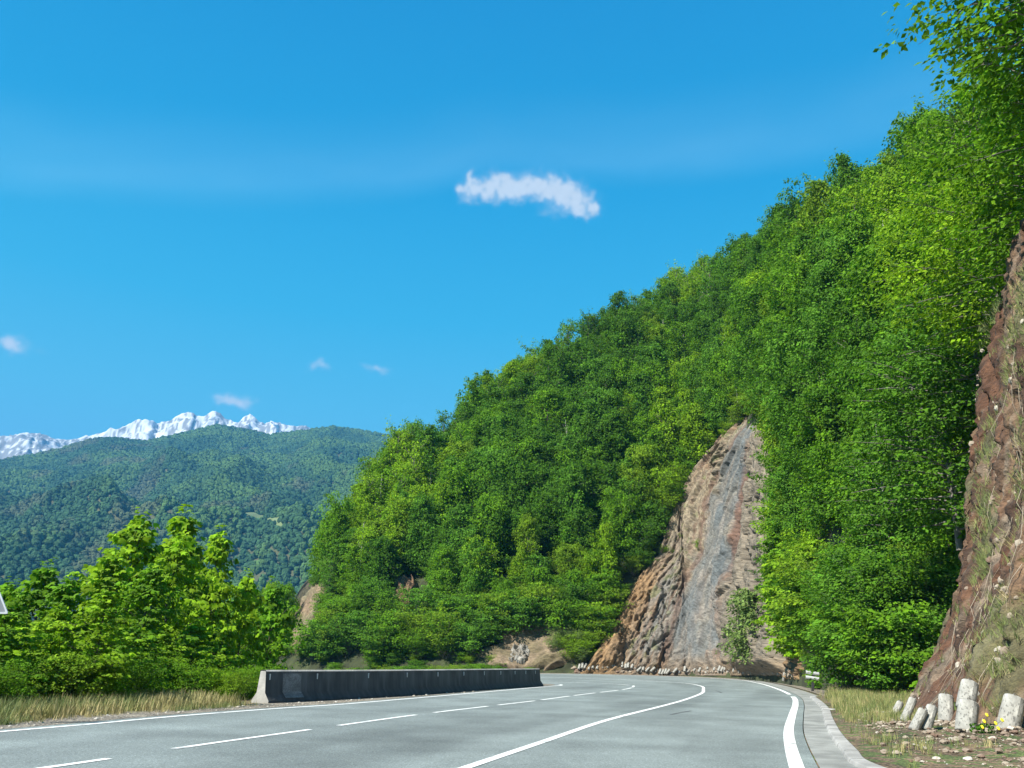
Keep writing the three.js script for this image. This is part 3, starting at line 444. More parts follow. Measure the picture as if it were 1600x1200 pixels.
  [[1436, 300, .0, 'slender pale bare tree high on the slope near the top right'], [1418, 303, .05, 'short pale bare trunk beside the highest bare tree'], [1333, 412, .02, 'thin pale bare trunk on the upper slope under the skyline'], [1296, 447, -.16, 'leaning pale bare trunk on the upper slope'], [1218, 528, -.2, 'long leaning bare trunk above the rock cut'], [1150, 590, -.03, 'thin upright bare trunk just above the rock cut tip'], [1182, 560, -.1, 'short bare trunk right above the rock cut tip'], [1379, 748, .0, 'pale bare trunk among dark leaves right of the rock cut'], [648, 770, .02, 'pale bare trunk on the left spur beneath the skyline'], [672, 766, .0, 'second pale bare trunk on the left spur, nearer the rock cut'], [596, 765, .04, 'leftmost pale bare trunk on the spur edge'], [565, 870, .0, 'thin bare trunk low on the left spur above the barrier'], [688, 735, 0, 'bare trunk sticking up at the skyline of the left spur'], ...Array.from({ length: 16 }, () => { const x = 700 + r() * 700; return [x, lerp(620, 330, (x - 700) / 700) + 40 + r() * 130, (r() - .5) * .3, 'thin pale trunk showing between the crowns of the upper slope']; })].forEach(([x, y, lean, label], i) => {
    const p = hillHit(x, y, 4.2), d = V(-p.x, 0, -p.z).normalize(); const y0 = p.y - 1.2; const o = add('bare_tree', bg[i % 3], BARK.pale, label, 'tree', 'bare trunks among the forest crowns'); o.position.copy(p).addScaledVector(d, .8).setY(y0 - 2.5); o.rotation.set(0, i * 2.1, 0); o.rotation.z = -lean; const s = .6 + .07 * (i % 4); o.scale.set(s * .62, s, s * .62);
  });
}
// leafy undergrowth over the whole slope
{
  const r = rng(515), lists = [[], [], []], keys = ['mid', 'olive', 'deep'], m = new THREE.Matrix4(), q = new THREE.Quaternion(), scars = [[476, 965, 30, 64], [632, 938, 26, 36], [832, 1012, 80, 36], [1238, 1040, 24, 26]];
  for (let a = col2az(385, 950); a < .85;) { const r0 = FOOT(a); for (let rr = r0 + (a < col2az(770, 1040) ? -9 : .8); rr < r0 + 75; rr += 2.1) { const az = a + (r() - .5) * .03, R = rr + (r() - .5) * 1.6, y = max(hillY(az, R), groundY(sin(az) * R, cos(az) * R)), p = V(sin(az) * R, y - .25, -cos(az) * R), b = px(p), t = px(V(p.x, y + 1, p.z)); if (b[0] < 380 || b[0] > 1660 || inside(ROCK, b[0], b[1]) || inside(ROCK, t[0], t[1]) || scars.some(([x, yy, rx, ry]) => hypot((b[0] - x) / rx, (b[1] - yy) / ry) < 1)) continue; lists[floor(r() * 3)].push([p, r() * 6.28, (.42 + .38 * r()) * (R - FOOT(az) < 3 ? .6 : 1)]); } a += 2.1 / (r0 + 22); }
  const un = new THREE.Group(); un.name = 'undergrowth'; tag(un, 'leafy undergrowth carpeting the slope beneath the forest trees', 'undergrowth', null, 'stuff');
  lists.forEach((list, i) => { const im = new THREE.InstancedMesh(shrubKinds[i % 2].crown, LEAF[keys[i]], list.length); list.forEach(([p, t, s], k) => im.setMatrixAt(k, m.compose(p, q.setFromAxisAngle(V(0, 1, 0), t), V(s * 1.25, s, s * 1.25)))); im.name = 'undergrowth_leaves'; im.userData.kind = 'stuff'; im.castShadow = im.receiveShadow = true; un.add(im); });
  scene.add(un);
}
// ---------------------------------------------------------------- shrubs along the foot of the slope and round the rock
{
  const r = rng(900), S = (x, y, sc, key, k, label, grp, sy = 1, lift = 0) => { const p = hillHit(x, y, lift); plant(grp ? 'shrub' : 'bush', shrubKinds[k], LEAF[key], BARK.grey, p.add(V(0, -.15, 0)), r() * 6.28, [sc * (.9 + .2 * r()), sc * sy * (.9 + .2 * r()), sc * (.9 + .2 * r())], label, grp ? 'shrub' : 'bush', grp); };
  plant('bush', hillKinds[4], LEAF.grey, BARK.grey, hillHit(1187, 1036).add(V(0, -.4, 0)), 1.2, [.82, .92, .82], 'large round grey green bush at the right foot of the rock cut', 'bush');
  for (let i = 0; i < 46; i++) { const x = 440 + r() * 330, y = 1038 - r() * 60; if (inside([[440, 1040], [452, 905], [500, 900], [486, 1040]], x, y)) continue; S(x, y, .8 + r() * .8, ['mid', 'olive', 'cool', 'mid'][floor(r() * 4)], floor(r() * 2), 'low leafy shrub on the bank behind the concrete barrier', 'shrubs behind the barrier'); }
  for (let i = 0; i < 20; i++) { const x = 760 + r() * 160, y = 1000 - r() * 30; S(x, y, .7 + r() * .7, ['mid', 'olive', 'cool'][floor(r() * 3)], floor(r() * 2), 'small shrub above the brown bank left of the rock cut', 'shrubs above the brown bank'); }
  for (let i = 0; i < 9; i++) S(860 + r() * 65, 1040 - r() * 26, .45 + r() * .35, ['olive', 'grey'][floor(r() * 2)], 1, 'low scrub at the left foot of the rock cut', 'scrub at the left foot of the rock cut');
  for (let i = 0; i < 16; i++) { const y = 1030 - r() * 320, x = edgeL(y) - 8 - r() * 14; S(x, y, .7 + r() * .7, ['mid', 'lime', 'olive'][floor(r() * 3)], floor(r() * 2), 'shrub overhanging the left rim of the rock cut', 'shrubs along the left rim of the rock cut'); }
  for (let i = 0; i < 14; i++) { const y = 960 - r() * 290, x = edgeR(y) + 12 + r() * 14; S(x, y, .7 + r() * .7, ['mid', 'lime'][floor(r() * 2)], floor(r() * 2), 'shrub along the right rim of the rock cut', 'shrubs along the right rim of the rock cut'); }
  for (let i = 0; i < 60; i++) { const y = 1088 - r() * 130, x = 1262 + r() * 190 + (1080 - y) * .1; if (y > 1042 && x < 1322) continue; S(x, y, .7 + r() * .65, ['mid', 'olive', 'mid', 'cool', 'deep'][floor(r() * 5)], floor(r() * 2), 'leafy shrub in the thicket between the guardrail end and the cut bank', 'thicket shrubs right of the guardrail end'); }
  for (let i = 0; i < 7; i++) S(1020 + r() * 75, 850 + r() * 60, .3 + r() * .25, 'olive', 1, 'tiny olive shrub growing on ledges of the rock cut', 'ledge shrubs on the rock cut');
  for (const [x, y, k] of [[1158, 662, .75], [1167, 648, .8], [1182, 636, .9], [1196, 652, .9], [1145, 684, .7], [1206, 676, .8]]) S(x, y, k, 'olive', 0, 'shrub closing over the very tip of the rock cut', 'shrubs at the tip of the rock cut', 1, .9);
  // bright young trees in front of the thicket
  const young = makeTree({ H: 7.5, base: .05, R: 1.9, branches: 70, sprays: 6, leaves: 16, size: .26, shape: 'maple', profile: 'oval', rise: .2, droop: .3, flat: .3, hang: 1.2, spray: .5, seed: 57, woodEvery: 2 });
  const y1 = hillHit(1246, 1030); plant('young_tree', young, LEAF.lime, BARK.dark, y1, .4, 1.0, 'bright yellow green young tree at the right edge of the rock cut', 'tree');
  const y2 = hillHit(1232, 965); plant('young_tree', young, LEAF.mid, BARK.dark, y2, 2.4, .95, 'leafy young tree higher up the right edge of the rock cut', 'tree');
  const y3 = hillHit(1290, 1000); plant('young_tree', young, LEAF.lime, BARK.dark, y3, 4.1, .8, 'lime green young tree standing in the thicket right of the rock cut', 'tree');
}
// ---------------------------------------------------------------- maples left of the road
{
  const kinds = [51, 52, 53].map((seed, i) => makeTree({ H: 8, base: .06, R: [2.1, 1.9, 2.3][i], branches: 66, sprays: 6, leaves: 9, size: .21, shape: 'maple', profile: 'spire', rise: .6, topRise: .6, droop: .3, flat: .35, hang: 1.7, spray: .36, seed, leader: 34, uneven: .8, trunk: .085, bias: .8 }));
  const T = (x, ytop, rq, k, key, sc, label) => { const r = rq * 1.0 + 8.5, top = at(x, ytop, r), g = groundY(top.x, -top.z), H = max(3, top.y - g + .3), s = H / 8; plant('maple_tree', kinds[k], LEAF[key], BARK.dark, V(top.x, g - .3, top.z), x * .7, [s * sc, s, s * sc], label, 'tree', null); };
  T(205, 797, 25, 0, 'lime', 1.0, 'tall light green maple, left one of the two highest spires'); T(274, 792, 27, 1, 'lime', .95, 'tall light green maple, right one of the two highest spires');
  T(344, 826, 25, 2, 'lime', .8, 'slim light green maple spire right of the two highest'); T(66, 876, 22, 1, 'mid', 1.05, 'green maple with a pointed top near the left picture edge');
  T(374, 892, 30, 0, 'lime', .75, 'light green maple beside the start of the concrete barrier'); T(288, 842, 22, 2, 'lime', .95, 'bushy light green maple beneath the right high spire'); T(165, 858, 22, 1, 'lime', 1.1, 'light green maple left of the two highest spires');
  T(116, 900, 20, 2, 'mid', 1.15, 'spreading green maple between the left picture edge and the spires'); T(8, 905, 22, 0, 'mid', 1.1, 'green maple cut by the left picture edge'); T(236, 880, 19, 1, 'mid', 1.1, 'green maple in front of the two highest spires'); T(318, 905, 25, 1, 'lime', 1.0, 'light green maple in front, just left of the barrier'); T(-60, 880, 24, 2, 'mid', 1.1, 'green maple half outside the left picture edge');
  [[20, 1000, 13.6, 0], [98, 985, 14.4, 1], [150, 1004, 13.8, 2], [215, 975, 16.5, 0], [262, 990, 18, 1], [315, 970, 19.5, 2], [350, 985, 21.5, 1]].forEach(([x, y, rr, k], i) => T(x, y, rr, k, i % 3 ? 'lime' : 'mid', 1.5, ['short maple sapling below the triangular sign', 'short leafy maple sapling rising over the dry grass at left', 'small maple sapling hugging the dry grass', 'short bright maple sapling below the left high spire', 'short maple sapling below the right high spire', 'leafy maple sapling three trees left of the barrier', 'low maple sapling nearest the start of the barrier'][i]));
  T(428, 905, 34, 1, 'mid', .8, 'narrow maple behind the end of the concrete barrier'); T(40, 960, 17.5, 0, 'lime', 1.3, 'low light green maple by the triangular sign'); T(180, 955, 17.5, 2, 'lime', 1.3, 'low light green maple right behind the dry grass');
  const r = rng(61); for (let i = 0; i < 22; i++) { const x = -20 + i * 20.5 + r() * 14, p = at(x, 1066 - x * .02, 20 + x * .014 + r() * 3), g = groundY(p.x, -p.z); plant('shrub', shrubKinds[i % 2], LEAF[['lime', 'mid', 'olive', 'mid'][i % 4]], BARK.dark, V(p.x, g - .1, p.z), r() * 6, .26 + r() * .2, 'low green shrub between the dry grass and the maples', 'shrub', 'shrubs behind the dry grass'); }
  plant('bush', shrubKinds[1], LEAF.olive, BARK.dark, X3(LINE_L.off(LINE_L.near(...G(420, 1105)), -1.7), 0), 1, [.2, .24, .2], 'small weedy bush growing against the barrier end', 'bush');
}
// ---------------------------------------------------------------- trees above the near cut bank
{
  const near = [71, 72].map((seed, i) => makeTree({ H: 9, base: .12, R: [3.6, 3.2][i], branches: 100, sprays: 8, leaves: 15, size: .23, shape: 'oval', profile: i ? 'oval' : 'round', rise: .15, droop: .2, flat: .5, hang: 1.1, spray: .48, seed, uneven: .6 }));
  const P = (x, y, r, k, key, s, t, label, lean = 0, la = 0) => plant('broadleaf_tree', near[k], LEAF[key], BARK.grey, at(x, y, r), t, s, label, 'tree', null, lean, la);
  P(1690, 150, 21, 0, 'mid', .85, 1, 'tree overhanging the top right corner of the view', .1, 1.6);
  P(1650, 480, 28, 1, 'mid', .75, 2.2, 'leafy tree on the edge above the cut bank');
  P(1575, 560, 31, 0, 'lime', .75, 3.1, 'bright green tree behind the upper rim of the cut bank'); P(1540, 700, 34, 1, 'deep', .85, 4.4, 'green tree behind the middle of the cut bank rim'); P(1500, 860, 36, 0, 'deep', .85, 5.2, 'dark green tree behind the lower rim of the cut bank'); P(1455, 720, 44, 1, 'cool', .8, .4, 'full green tree in the gully left of the cut bank'); P(1560, 420, 38, 0, 'mid', .9, .9, 'green tree on the upper slope behind the cut bank trees'); P(1470, 540, 50, 1, 'lime', .95, 2.8, 'light green tree high in the gully beside the cut bank'); P(1420, 900, 44, 0, 'cool', .75, 1.8, 'green tree low in the gully behind the thicket'); P(1790, 330, 24, 1, 'mid', .9, 0, 'tree rising past the right picture edge');
  // bare branches against the sky
  const w = { pos: [], idx: [] }, r = rng(88); const grow = (p, d, l, rad, n) => { const e = p.clone().addScaledVector(d, l), mid = p.clone().lerp(e, .5).add(V((r() - .5) * l * .15, (r() - .5) * l * .15, 0)); limb([p, mid, e], [rad, rad * .8, rad * .55], 4, w); if (n) for (let i = 0; i < 3; i++) grow(i ? mid.clone().lerp(e, r()) : e, d.clone().add(V((r() - .5) * 1.1, (r() - .4) * 1.0, (r() - .5) * 1.1)).normalize(), l * (.5 + .3 * r()), rad * .55, n - 1); };
  const b0 = at(1600, 118, 22), b1 = at(1490, 78, 22); grow(V(0, 0, 0), b1.clone().sub(b0).normalize(), .95, .022, 4); const o = add('bare_branch', limbGeo(w), BARK.grey, 'leafless grey branch against the sky at the upper right', 'branch'); o.position.copy(b0);
}
// ---------------------------------------------------------------- the concrete barrier
{
  M.barrier = std({ map: tex(1024, (x, y, n) => { const f = tf(x, y, n, 8, 131, 6), st = tf(x, y * .25, n, 24, 137, 4); const v = .33 + (f - .5) * .2 + (st - .5) * .14; return [v, v * 1.01, v * 1.02]; }, 3), bumpMap: tex(512, (x, y, n) => grey(tf(x, y, n, 40, 6, 4)), 1.5, false), bumpScale: .008, roughness: .9 });  // wall base colour, set darker than the coping and end cap, with random mottling
  const foot = spline([[419, 1099.5], [525, 1094], [650, 1086.5], [775, 1077.3], [849, 1072.3]].map((p) => G(...p))), L = foot.len;
  const prof = [[0, 0], [.0, .07], [-.15, .26], [-.205, .79], [-.225, .81], [-.375, .81], [-.395, .79], [-.45, .26], [-.6, .07], [-.6, 0]];
  const o = group('concrete_barrier', X3(foot(0), 0), 'long dark concrete barrier on the inside of the bend', 'barrier'), O = o.position;
  const P = (s, q, dz = 0) => X3(foot.off(s, q[0] + dz), q[1]).sub(O);
  part(o, 'wall', mergeGeometries([grid(prof.length - 1, 110, (u, v) => { const k = Math.round(u * (prof.length - 1)); const e = (noise(v * 160, k) - .5) * .012; return P(v * L, [prof[k][0] + e, prof[k][1] + (k > 2 && k < 7 ? e : 0)]); }, null, (u, v) => [v * L, u * 2.2]).toNonIndexed(), ...[0, 1].map((e) => { const s = new THREE.Shape(prof.map((q) => new THREE.Vector2(q[0], q[1]))), g = new THREE.ShapeGeometry(s).toNonIndexed(), p = g.attributes.position; for (let i = 0; i < p.count; i++) { const w = P(e * L, [p.getX(i), p.getY(i)]); p.setXYZ(i, w.x, w.y, w.z); } g.computeVertexNormals(); return g; })]), M.barrier);
  part(o, 'coping', grid(3, 60, (u, v) => P(v * L, [[-.196, .785], [-.215, .828], [-.385, .828], [-.402, .785]][Math.round(u * 3)])), M.concrete);
  part(o, 'end_cap', (() => { const s = new THREE.Shape(prof.map((q) => new THREE.Vector2(q[0] * .985 - .004, q[1] * .99))), g = new THREE.ShapeGeometry(s), p = g.attributes.position; for (let i = 0; i < p.count; i++) { const w = P(-.03, [p.getX(i), p.getY(i)]); p.setXYZ(i, w.x, w.y, w.z); } g.computeVertexNormals(); return g; })(), M.concrete);
  M.plate = std({ map: detail, color: lin(.3, .3, .3), roughness: .8 });
  const sAt = (x) => { let b = 0, m = 1e9; for (let s = 0; s < L; s += .05) { const q = px(P(s, [-.2, .7]).add(O)); if (abs(q[0] - x) < m) { m = abs(q[0] - x); b = s; } } return b; };
  const s0 = sAt(441), s1 = sAt(470); part(o, 'joint_plate', grid(2, 6, (u, v) => { const k = Math.round(u * 2), q = [[-.01, .12], [-.15, .27], [-.203, .74]][k]; return P(lerp(s0, s1, v), q, .014); }, null, (u, v) => [v * .8, u]), M.plate);
  M.reflector = std({ color: lin(.7, .7, .68), roughness: .35 });
  for (const x of [422, 496, 575, 636, 684, 724, 756, 782, 804, 821, 836]) { const s = sAt(x); part(o, 'reflector', (() => { const g = new THREE.BoxGeometry(.03, .15, .03), a = P(s, [-.185, .66]), b = P(s + .1, [-.185, .66]); g.rotateY(atan2(b.x - a.x, b.z - a.z)); g.translate(a.x, a.y, a.z); return g; })(), M.reflector); }
}
// ---------------------------------------------------------------- net weights: concrete cylinders hung at the foot of the rockfall nets
M.weight = std({ map: tex(512, (x, y, n) => { const f = tf(x, y, n, 10, 151, 5), s = tf(x, y, n, 40, 157, 3); const v = .6 + (f - .5) * .34 - sstep(.56, .8, s) * .2; return [v, v * .985, v * .93]; }, 1.1), bumpMap: rockBump, bumpScale: .02, roughness: .9 });
M.wire = std({ color: lin(.2, .19, .17), metalness: .6, roughness: .5 });
function weightGeo(L, R, seed) { const pts = [[0, -L / 2], [R * .9, -L / 2], [R, -L / 2 + .03], [R * 1.0, 0], [R * .99, L / 2 - .03], [R * .9, L / 2], [0, L / 2]].map((p) => new THREE.Vector2(...p)), g = new THREE.LatheGeometry(pts, 18), p = g.attributes.position; for (let i = 0; i < p.count; i++) { const k = 1 + (fbm(p.getX(i) * 9 + seed, p.getY(i) * 7, p.getZ(i) * 9, 3) - .5) * .14; p.setXYZ(i, p.getX(i) * k, p.getY(i) * (1 + (k - 1) * .4), p.getZ(i) * k); } g.computeVertexNormals(); return g; }
function weight(bottom, top, R, seed, label, grp, wire = true) {
  const L = bottom.distanceTo(top), o = group('concrete_weight', bottom.clone().lerp(top, .5), label, 'concrete weight', grp); o.quaternion.setFromUnitVectors(V(0, 1, 0), top.clone().sub(bottom).normalize());
  part(o, 'cylinder', weightGeo(L, R, seed), M.weight); if (wire) part(o, 'eye_loop', (() => { const g = new THREE.TorusGeometry(.045, .009, 6, 14); g.translate(0, L / 2 + .035, 0); return g; })(), M.wire); return o;
}
{
  const xs = [100, 120, 137, 160, 185, 213, 250, 280, 305, 325, 368, 390, 405, 430, 455, 475, 500, 528, 560, 605, 622, 640, 655, 700, 760, 830, 858, 912, 952, 980, 1000, 1020, 1052, 1075, 1112, 1140, 1175, 1210, 1222, 1250, 1278, 1325, 1390], ys = table([[100, 84], [160, 88], [250, 78], [370, 72], [480, 98], [560, 104], [600, 112], [660, 114], [700, 108], [830, 96], [912, 90], [1060, 90], [1140, 100], [1250, 90], [1325, 108], [1390, 146]]);
  const r = rng(17);
  xs.forEach((x, i) => { const X = 880 + x / 4, Y = 1020 + (ys(x) + (r() - .5) * 16) / 4 + 1.5, p = hillHit(X, Y, .55), n = nrmHill(p), up = V(0, 1, 0).addScaledVector(n, -n.y).normalize(), side = V(0, 1, 0).cross(n).normalize(), d = up.multiplyScalar(.9).addScaledVector(side, .1 + r() * .6).normalize(); p.addScaledVector(n, .1); weight(p.clone().addScaledVector(d, -.3), p.clone().addScaledVector(d, .34), .105 + r() * .03, i, i === 42 ? 'white concrete weight lying alone on the bank by the guardrail end' : 'small white concrete net weight in the row at the rock cut foot', i === 42 ? null : 'net weights along the foot of the rock cut', false); });
  const N = [[1396, 1119, 1407, 1098, 4.6, 'smallest pale concrete weight at the left end of the near row'], [1412, 1128, 1427, 1092, 5.2, 'mossy stained concrete weight, second from the left in the near row'], [1426, 1142, 1443, 1110, 6, 'greyish concrete weight leaning beside a whiter one in the near row'], [1445, 1142, 1457, 1104, 7, 'white concrete weight overlapping the greyish leaning one'], [1478, 1130, 1478.5, 1087, 9, 'upright pitted concrete weight in the middle of the near row'], [1507, 1109, 1516, 1066, 10.5, 'upper concrete weight resting behind the largest front one'], [1508, 1146, 1514, 1097, 12, 'big white concrete weight in front of another, near row'], [1573, 1146, 1586, 1090, 12.5, 'rightmost large white concrete weight beside the yellow flowers']];
  N.forEach(([x0, y0, x1, y1, rad, label], i) => { const g = i === 5 ? G(1508, 1146, .12) : G(x0, y0, .12), r0 = hypot(...g) + (i === 5 ? .55 : 0), b = at(x0, y0, r0), t = at(x1, y1, r0 + .22); weight(b, t, rad * r0 / F / .97, 40 + i, label, null); });
}
// ---------------------------------------------------------------- guardrail end
{
  const p = G(1268, 1080), o = group('guardrail_end', V(p[0], 0, -p[1]), 'short white steel guardrail end on a dark post by the kerb', 'guardrail'); M.steel = std({ color: lin(.62, .64, .64), metalness: .35, roughness: .45 }); M.post = std({ color: lin(.05, .05, .05), metalness: .4, roughness: .6 });
  const beam = (y) => { const s = [[0, -.09], [.06, -.06], [.075, 0], [.06, .06], [0, .09]]; const g = grid(4, 4, (u, v) => { const q = s[Math.round(u * 4)]; return V(lerp(-.36, .36, v), y + q[1], q[0] + .08); }); return g; };
  part(o, 'rail', beam(.94), M.steel); part(o, 'rail', beam(.68), M.steel); part(o, 'post', new THREE.BoxGeometry(.13, 1.1, .1).translate(.06, .5, 0), M.post); part(o, 'spacer_block', new THREE.BoxGeometry(.12, .34, .05).translate(.06, .8, .06), M.post); o.rotation.set(0, -.1, -.12);
}
// ---------------------------------------------------------------- traffic sign at the left edge
{
  const c = at(9, 959, 17), o = group('traffic_sign', V(c.x - .45, groundY(c.x - .45, -c.z), c.z), 'grey back of a triangular road sign at the left picture edge', 'sign'), y0 = c.y - o.position.y;
  const tri = (k, cr) => { const s = new THREE.Shape(), R = .52 * k, P = [90, 210, 330].map((a) => [cos(a * PI / 180) * R, sin(a * PI / 180) * R]); const n = P.length; for (let i = 0; i < n; i++) { const a = P[i], b = P[(i + 1) % n], l = hypot(b[0] - a[0], b[1] - a[1]), ux = (b[0] - a[0]) / l * cr, uy = (b[1] - a[1]) / l * cr; if (!i) s.moveTo(a[0] + ux, a[1] + uy); s.lineTo(b[0] - ux, b[1] - uy); const d = P[(i + 2) % n], m = hypot(d[0] - b[0], d[1] - b[1]); s.quadraticCurveTo(b[0], b[1], b[0] + (d[0] - b[0]) / m * cr, b[1] + (d[1] - b[1]) / m * cr); } return s; };
  M.signBack = std({ color: lin(.3, .31, .32), metalness: .3, roughness: .5 }); M.signRim = std({ color: lin(.7, .71, .72), roughness: .5 });
  const rim = tri(1, .05); rim.holes.push(tri(.9, .04)); part(o, 'rim', new THREE.ExtrudeGeometry(rim, { depth: .03, bevelEnabled: false, curveSegments: 6 }).translate(0, y0 + .26, -.01), M.signRim);
  part(o, 'plate', new THREE.ExtrudeGeometry(tri(.985, .05), { depth: .006, bevelEnabled: false, curveSegments: 6 }).translate(0, y0 + .26, 0), M.signBack); part(o, 'post', new THREE.CylinderGeometry(.03, .03, y0 + .7, 12).translate(0, (y0 + .7) / 2, .05), M.signBack); o.rotation.y = .25;
}
// ---------------------------------------------------------------- grasses, weeds, stones
{
  const blade = (h, w, lean) => geom([-w, 0, 0, w, 0, 0, -w * .7, h * .55, lean * .35, w * .7, h * .55, lean * .35, 0, h, lean], [0, 1, 3, 0, 3, 2, 2, 3, 4]);
  const tuft = (seed, n, h, w, spread) => { const r = rng(seed), gs = []; for (let i = 0; i < n; i++) { const g = blade(h * (.5 + .6 * r()), w * (.7 + .6 * r()), h * (.1 + .5 * r())); g.rotateY(r() * 6.28); g.translate((r() - .5) * spread, 0, (r() - .5) * spread); gs.push(g); } return mergeGeometries(gs); };
  const inst = (name, geo, m, list, label, category) => { const im = new THREE.InstancedMesh(geo, m, list.length), M4 = new THREE.Matrix4(), q = new THREE.Quaternion(); list.forEach(([p, s, t, c, tilt], i) => { q.setFromEuler(new THREE.Euler(tilt?.[0] ?? 0, t, tilt?.[1] ?? 0)); im.setMatrixAt(i, M4.compose(p, q, V(s, s * (tilt?.[2] ?? 1), s))); im.setColorAt(i, c); }); im.name = name; im.castShadow = im.receiveShadow = true; tag(im, label, category, null, 'stuff'); scene.add(im); };
  const gm = new THREE.MeshPhysicalMaterial({ color: 0xffffff, roughness: .85, side: THREE.DoubleSide, transmission: .2, thickness: 0 });
  const r = rng(303), dry = [], C = (a, b, t) => lin(...mixc(a, b, t));
  const straw = [.5, .4, .19], green = [.11, .17, .035], olive = [.27, .27, .08];
  const sEnd = LINE_L.near(...G(428, 1105));
  for (let i = 0; i < 5200; i++) { const s = lerp(LINE_L.near(-14, -6), sEnd, r()), o = -.95 - pow(r(), .8) * 3.2, p = LINE_L.off(s, o); const n = fbm(s * .5, o, 3, 3); dry.push([V(p[0], groundY(p[0], p[1]) - .02, -p[1]), (o > -1.35 ? .55 : 1) * (.6 + .65 * r()), r() * 6.28, n > .62 ? C(green, olive, r()) : C(straw, olive, pow(r(), .8))]); }
  inst('dry_grass', tuft(1, 16, .36, .007, .3), gm, dry, 'straw coloured dry grass along the left shoulder', 'grass');
  const rg = []; const sA = BANKF.near(17.5, 36), sB = BANKF.near(4, -10);
  for (let i = 0; i < 2600; i++) { const s = lerp(sA, sB, r()), a = BANKF(s), k = KERB_A.near(a[0] - 4, a[1] + 1), b = KERB_A.off(k, .45), t = r(), X = lerp(b[0], a[0], t), Z = lerp(b[1], a[1], t), n = fbm(X * .6, Z * .6, 5, 3); if (n < lerp(.6, .3, sstep(18, 24, Z))) continue; rg.push([V(X, .06 + .12 * t, -Z), (.35 + .5 * r()) * lerp(.6, 1.1, sstep(18, 26, Z)), r() * 6.28, r() < .35 ? C(straw, olive, r()) : C(green, olive, r())]); }
  for (let i = 0; i < 900; i++) { const x = 1262 + r() * 130, y = 1062 + r() * 40, p = G(x, y); if (p[1] > 60 || p[1] < 20 || (x < 1296 && y > 1068)) continue; rg.push([V(p[0], -.02, -p[1]), .6 + r() * .6, r() * 6.28, r() < .4 ? C(straw, olive, r()) : C(green, olive, r())]); }
  for (let i = 0; i < 500; i++) { const s = lerp(LINE_L.near(-14, -6), sEnd, r()), p = LINE_L.off(s, -.85 - r() * .3); if (fbm(s * .8, 1, 4, 2) < .5) continue; rg.push([V(p[0], 0, -p[1]), .25 + r() * .25, r() * 6.28, C(green, olive, r() * .5)]); }
  inst('verge_grass', tuft(2, 18, .42, .008, .34), gm, rg, 'short green grass and weeds on the road verges', 'grass');
  const bankG = []; for (let i = 0; i < 6000; i++) { const s = lerp(bankS0 - 4, bankS0 + 14, r()), h = .4 + r() * 11.8; const n = fbm(s * .6, h * .5, 14, 4) + .14 * sstep(2, 6, h) - .05; if (n < .56 && r() < .9) continue; const p = bankP(s, h); bankG.push([p, .35 + r() * .6, r() * 6.28, r() < .1 ? C(straw, olive, r()) : C(green, olive, r() * .8), [-.5 + r() * .4, .9 * (r() - .2), 1]]); }
  inst('bank_grass', tuft(3, 14, .4, .007, .3), gm, bankG, 'sparse grass tufts growing on the earth bank', 'grass');
  const st = new THREE.IcosahedronGeometry(1, 1), sp = st.attributes.position; for (let i = 0; i < sp.count; i++) { const v = V(sp.getX(i), sp.getY(i), sp.getZ(i)); v.multiplyScalar(.7 + .6 * noise(v.x * 2 + 9, v.y * 2 + 9, v.z * 2 + 9)); sp.setXYZ(i, v.x, v.y * .7, v.z); } st.computeVertexNormals();
  const stones = []; const sc = [.34, .29, .22], sd = [.16, .1, .07], sw = [.52, .49, .43];
  for (let i = 0; i < 5200; i++) { const s = lerp(bankS0 - 3, BANKF.near(7, -2), r()), a = BANKF(s), k = KERB_A.near(a[0] - 4, a[1] + 1), b = KERB_A.off(k, .5), t = pow(r(), .6), X = lerp(b[0], a[0], t), Z = lerp(b[1], a[1], t); stones.push([V(X, .075 + (fbm(X * 1.1, Z * 1.1, 3, 4) - .4) * .22 + .12 * t, -Z), .01 + pow(r(), 6) * .06, r() * 6.28, r() < .12 ? C(sw, sc, r()) : C(sc, sd, r())]); }
  for (let i = 0; i < 1500; i++) { const s = lerp(bankS0 - 5, bankS0 + 14, r()), h = pow(r(), 1.2) * 11.5, p = bankP(s, h); p.x += .03; stones.push([p, .012 + pow(r(), 5) * .1, r() * 6.28, r() < .2 ? C(sw, sc, r()) : C(sc, sd, r()), [r() * 3, r() * 3, 1.3]]); }
  for (let i = 0; i < 170; i++) { const x = 1000 + r() * 190, p = hillHit(x, 1050 - pow(r(), 2) * 7, .3); stones.push([p, .04 + pow(r(), 5) * .16, r() * 6.28, C([.2, .21, .21], [.32, .28, .22], r()), [r() * 2, r() * 2, 1]]); }
  for (let i = 0; i < 900; i++) { const s = lerp(LINE_L.near(-14, -6), LINE_L.near(2, 42), r()), p = LINE_L.off(s, -.4 - r() * .9); stones.push([V(p[0], .01, -p[1]), .008 + pow(r(), 5) * .04, r() * 6.28, C(sw, sc, r())]); }
  for (let i = 0; i < 1500; i++) { const x = 895 + r() * 350, p = hillHit(x, 1051 - pow(r(), 2) * 9 - (x > 1150 ? -(x - 1150) * .06 : 0)); stones.push([p.add(V(0, .02, 0)), .04 + pow(r(), 6) * .26, r() * 6.28, r() < .04 ? C(sw, sc, r()) : C(sc, sd, r())]); }
  inst('loose_stones', st, std({ roughness: .95 }), stones, 'loose stones and rubble scattered along the roadside and bank', 'stones');
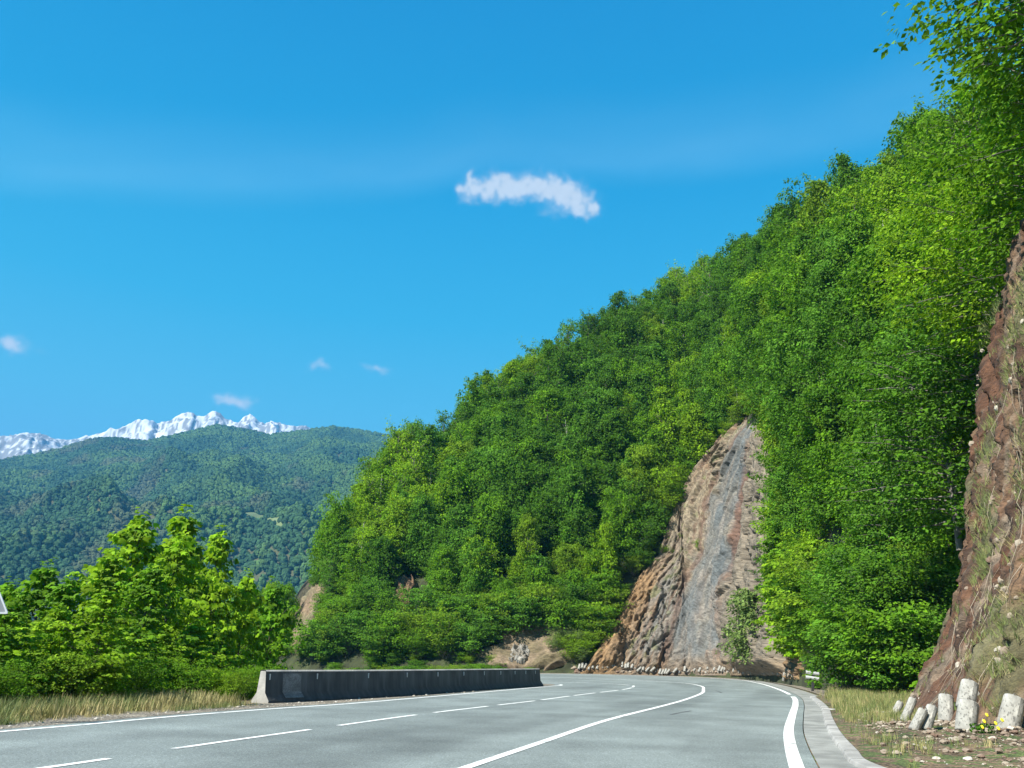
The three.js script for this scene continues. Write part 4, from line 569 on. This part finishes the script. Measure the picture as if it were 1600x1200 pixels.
  // twigs and roots on the bank
  const tw = []; for (let i = 0; i < 110; i++) { const s = lerp(bankS0 - 2, bankS0 + 12, r()), h = .3 + r() * 10, l = .5 + r() * 1.6, pts = [0, .33, .66, 1].map((k) => bankP(s + k * l * .35 * (r() - .2), max(.2, h - k * l)).add(V(-.06 - r() * .1, 0, .05))); tw.push(limbGeo(limb(pts, [.008, .007, .005, .002], 4)).toNonIndexed()); }
  const twm = new THREE.Mesh(mergeGeometries(tw), std({ color: lin(.36, .3, .22) })); twm.name = 'bank_roots'; tag(twm, 'pale roots and twigs hanging down the earth bank', 'roots', null, 'stuff'); scene.add(shade(twm));
  // yellow flowers
  const f = group('flowering_weed', X3(G(1538, 1160), .14), 'weed with yellow flowers between the two largest concrete weights', 'flower'), O = f.position, d0 = hypot(O.x, O.z);
  M.yellow = std({ color: lin(.8, .66, .02), roughness: .7 }); M.stem = std({ color: lin(.09, .12, .04) });
  for (const [x, y] of [[1542, 1117], [1538, 1127], [1535, 1136], [1556, 1130], [1560, 1138], [1566, 1125], [1541, 1159], [1530, 1167]]) { const t = at(x, y, d0 - .12 - (y > 1150 ? .3 : 0)).sub(O), g = new THREE.SphereGeometry(1, 9, 6), p = g.attributes.position; for (let i = 0; i < p.count; i++) { const a = atan2(p.getZ(i), p.getX(i)), k = .035 * (1 + .25 * cos(a * 7)); p.setXYZ(i, p.getX(i) * k, p.getY(i) * .018, p.getZ(i) * k); } g.computeVertexNormals(); g.rotateX(.9); g.translate(t.x, t.y, t.z); part(f, 'blossom', g, M.yellow); const b = V((r() - .5) * .2, min(t.y - .05, 0) - .05, (r() - .5) * .1); part(f, 'stem', limbGeo(limb([b, b.clone().lerp(t, .5).add(V(.03, .02, 0)), t], [.006, .005, .004], 4)), M.stem); }
  const fl = foliage(); for (let i = 0; i < 90; i++) fl.leaf(V((r() - .5) * .4, r() * .16, (r() - .5) * .3), V(r() - .5, .3, r() - .5), V(r() - .5, 1, r() - .5), .09, 'oval', [1, 1, 1]); part(f, 'leaves', fl.build(), LEAF.deep);
}
renderer.render(scene, camera);
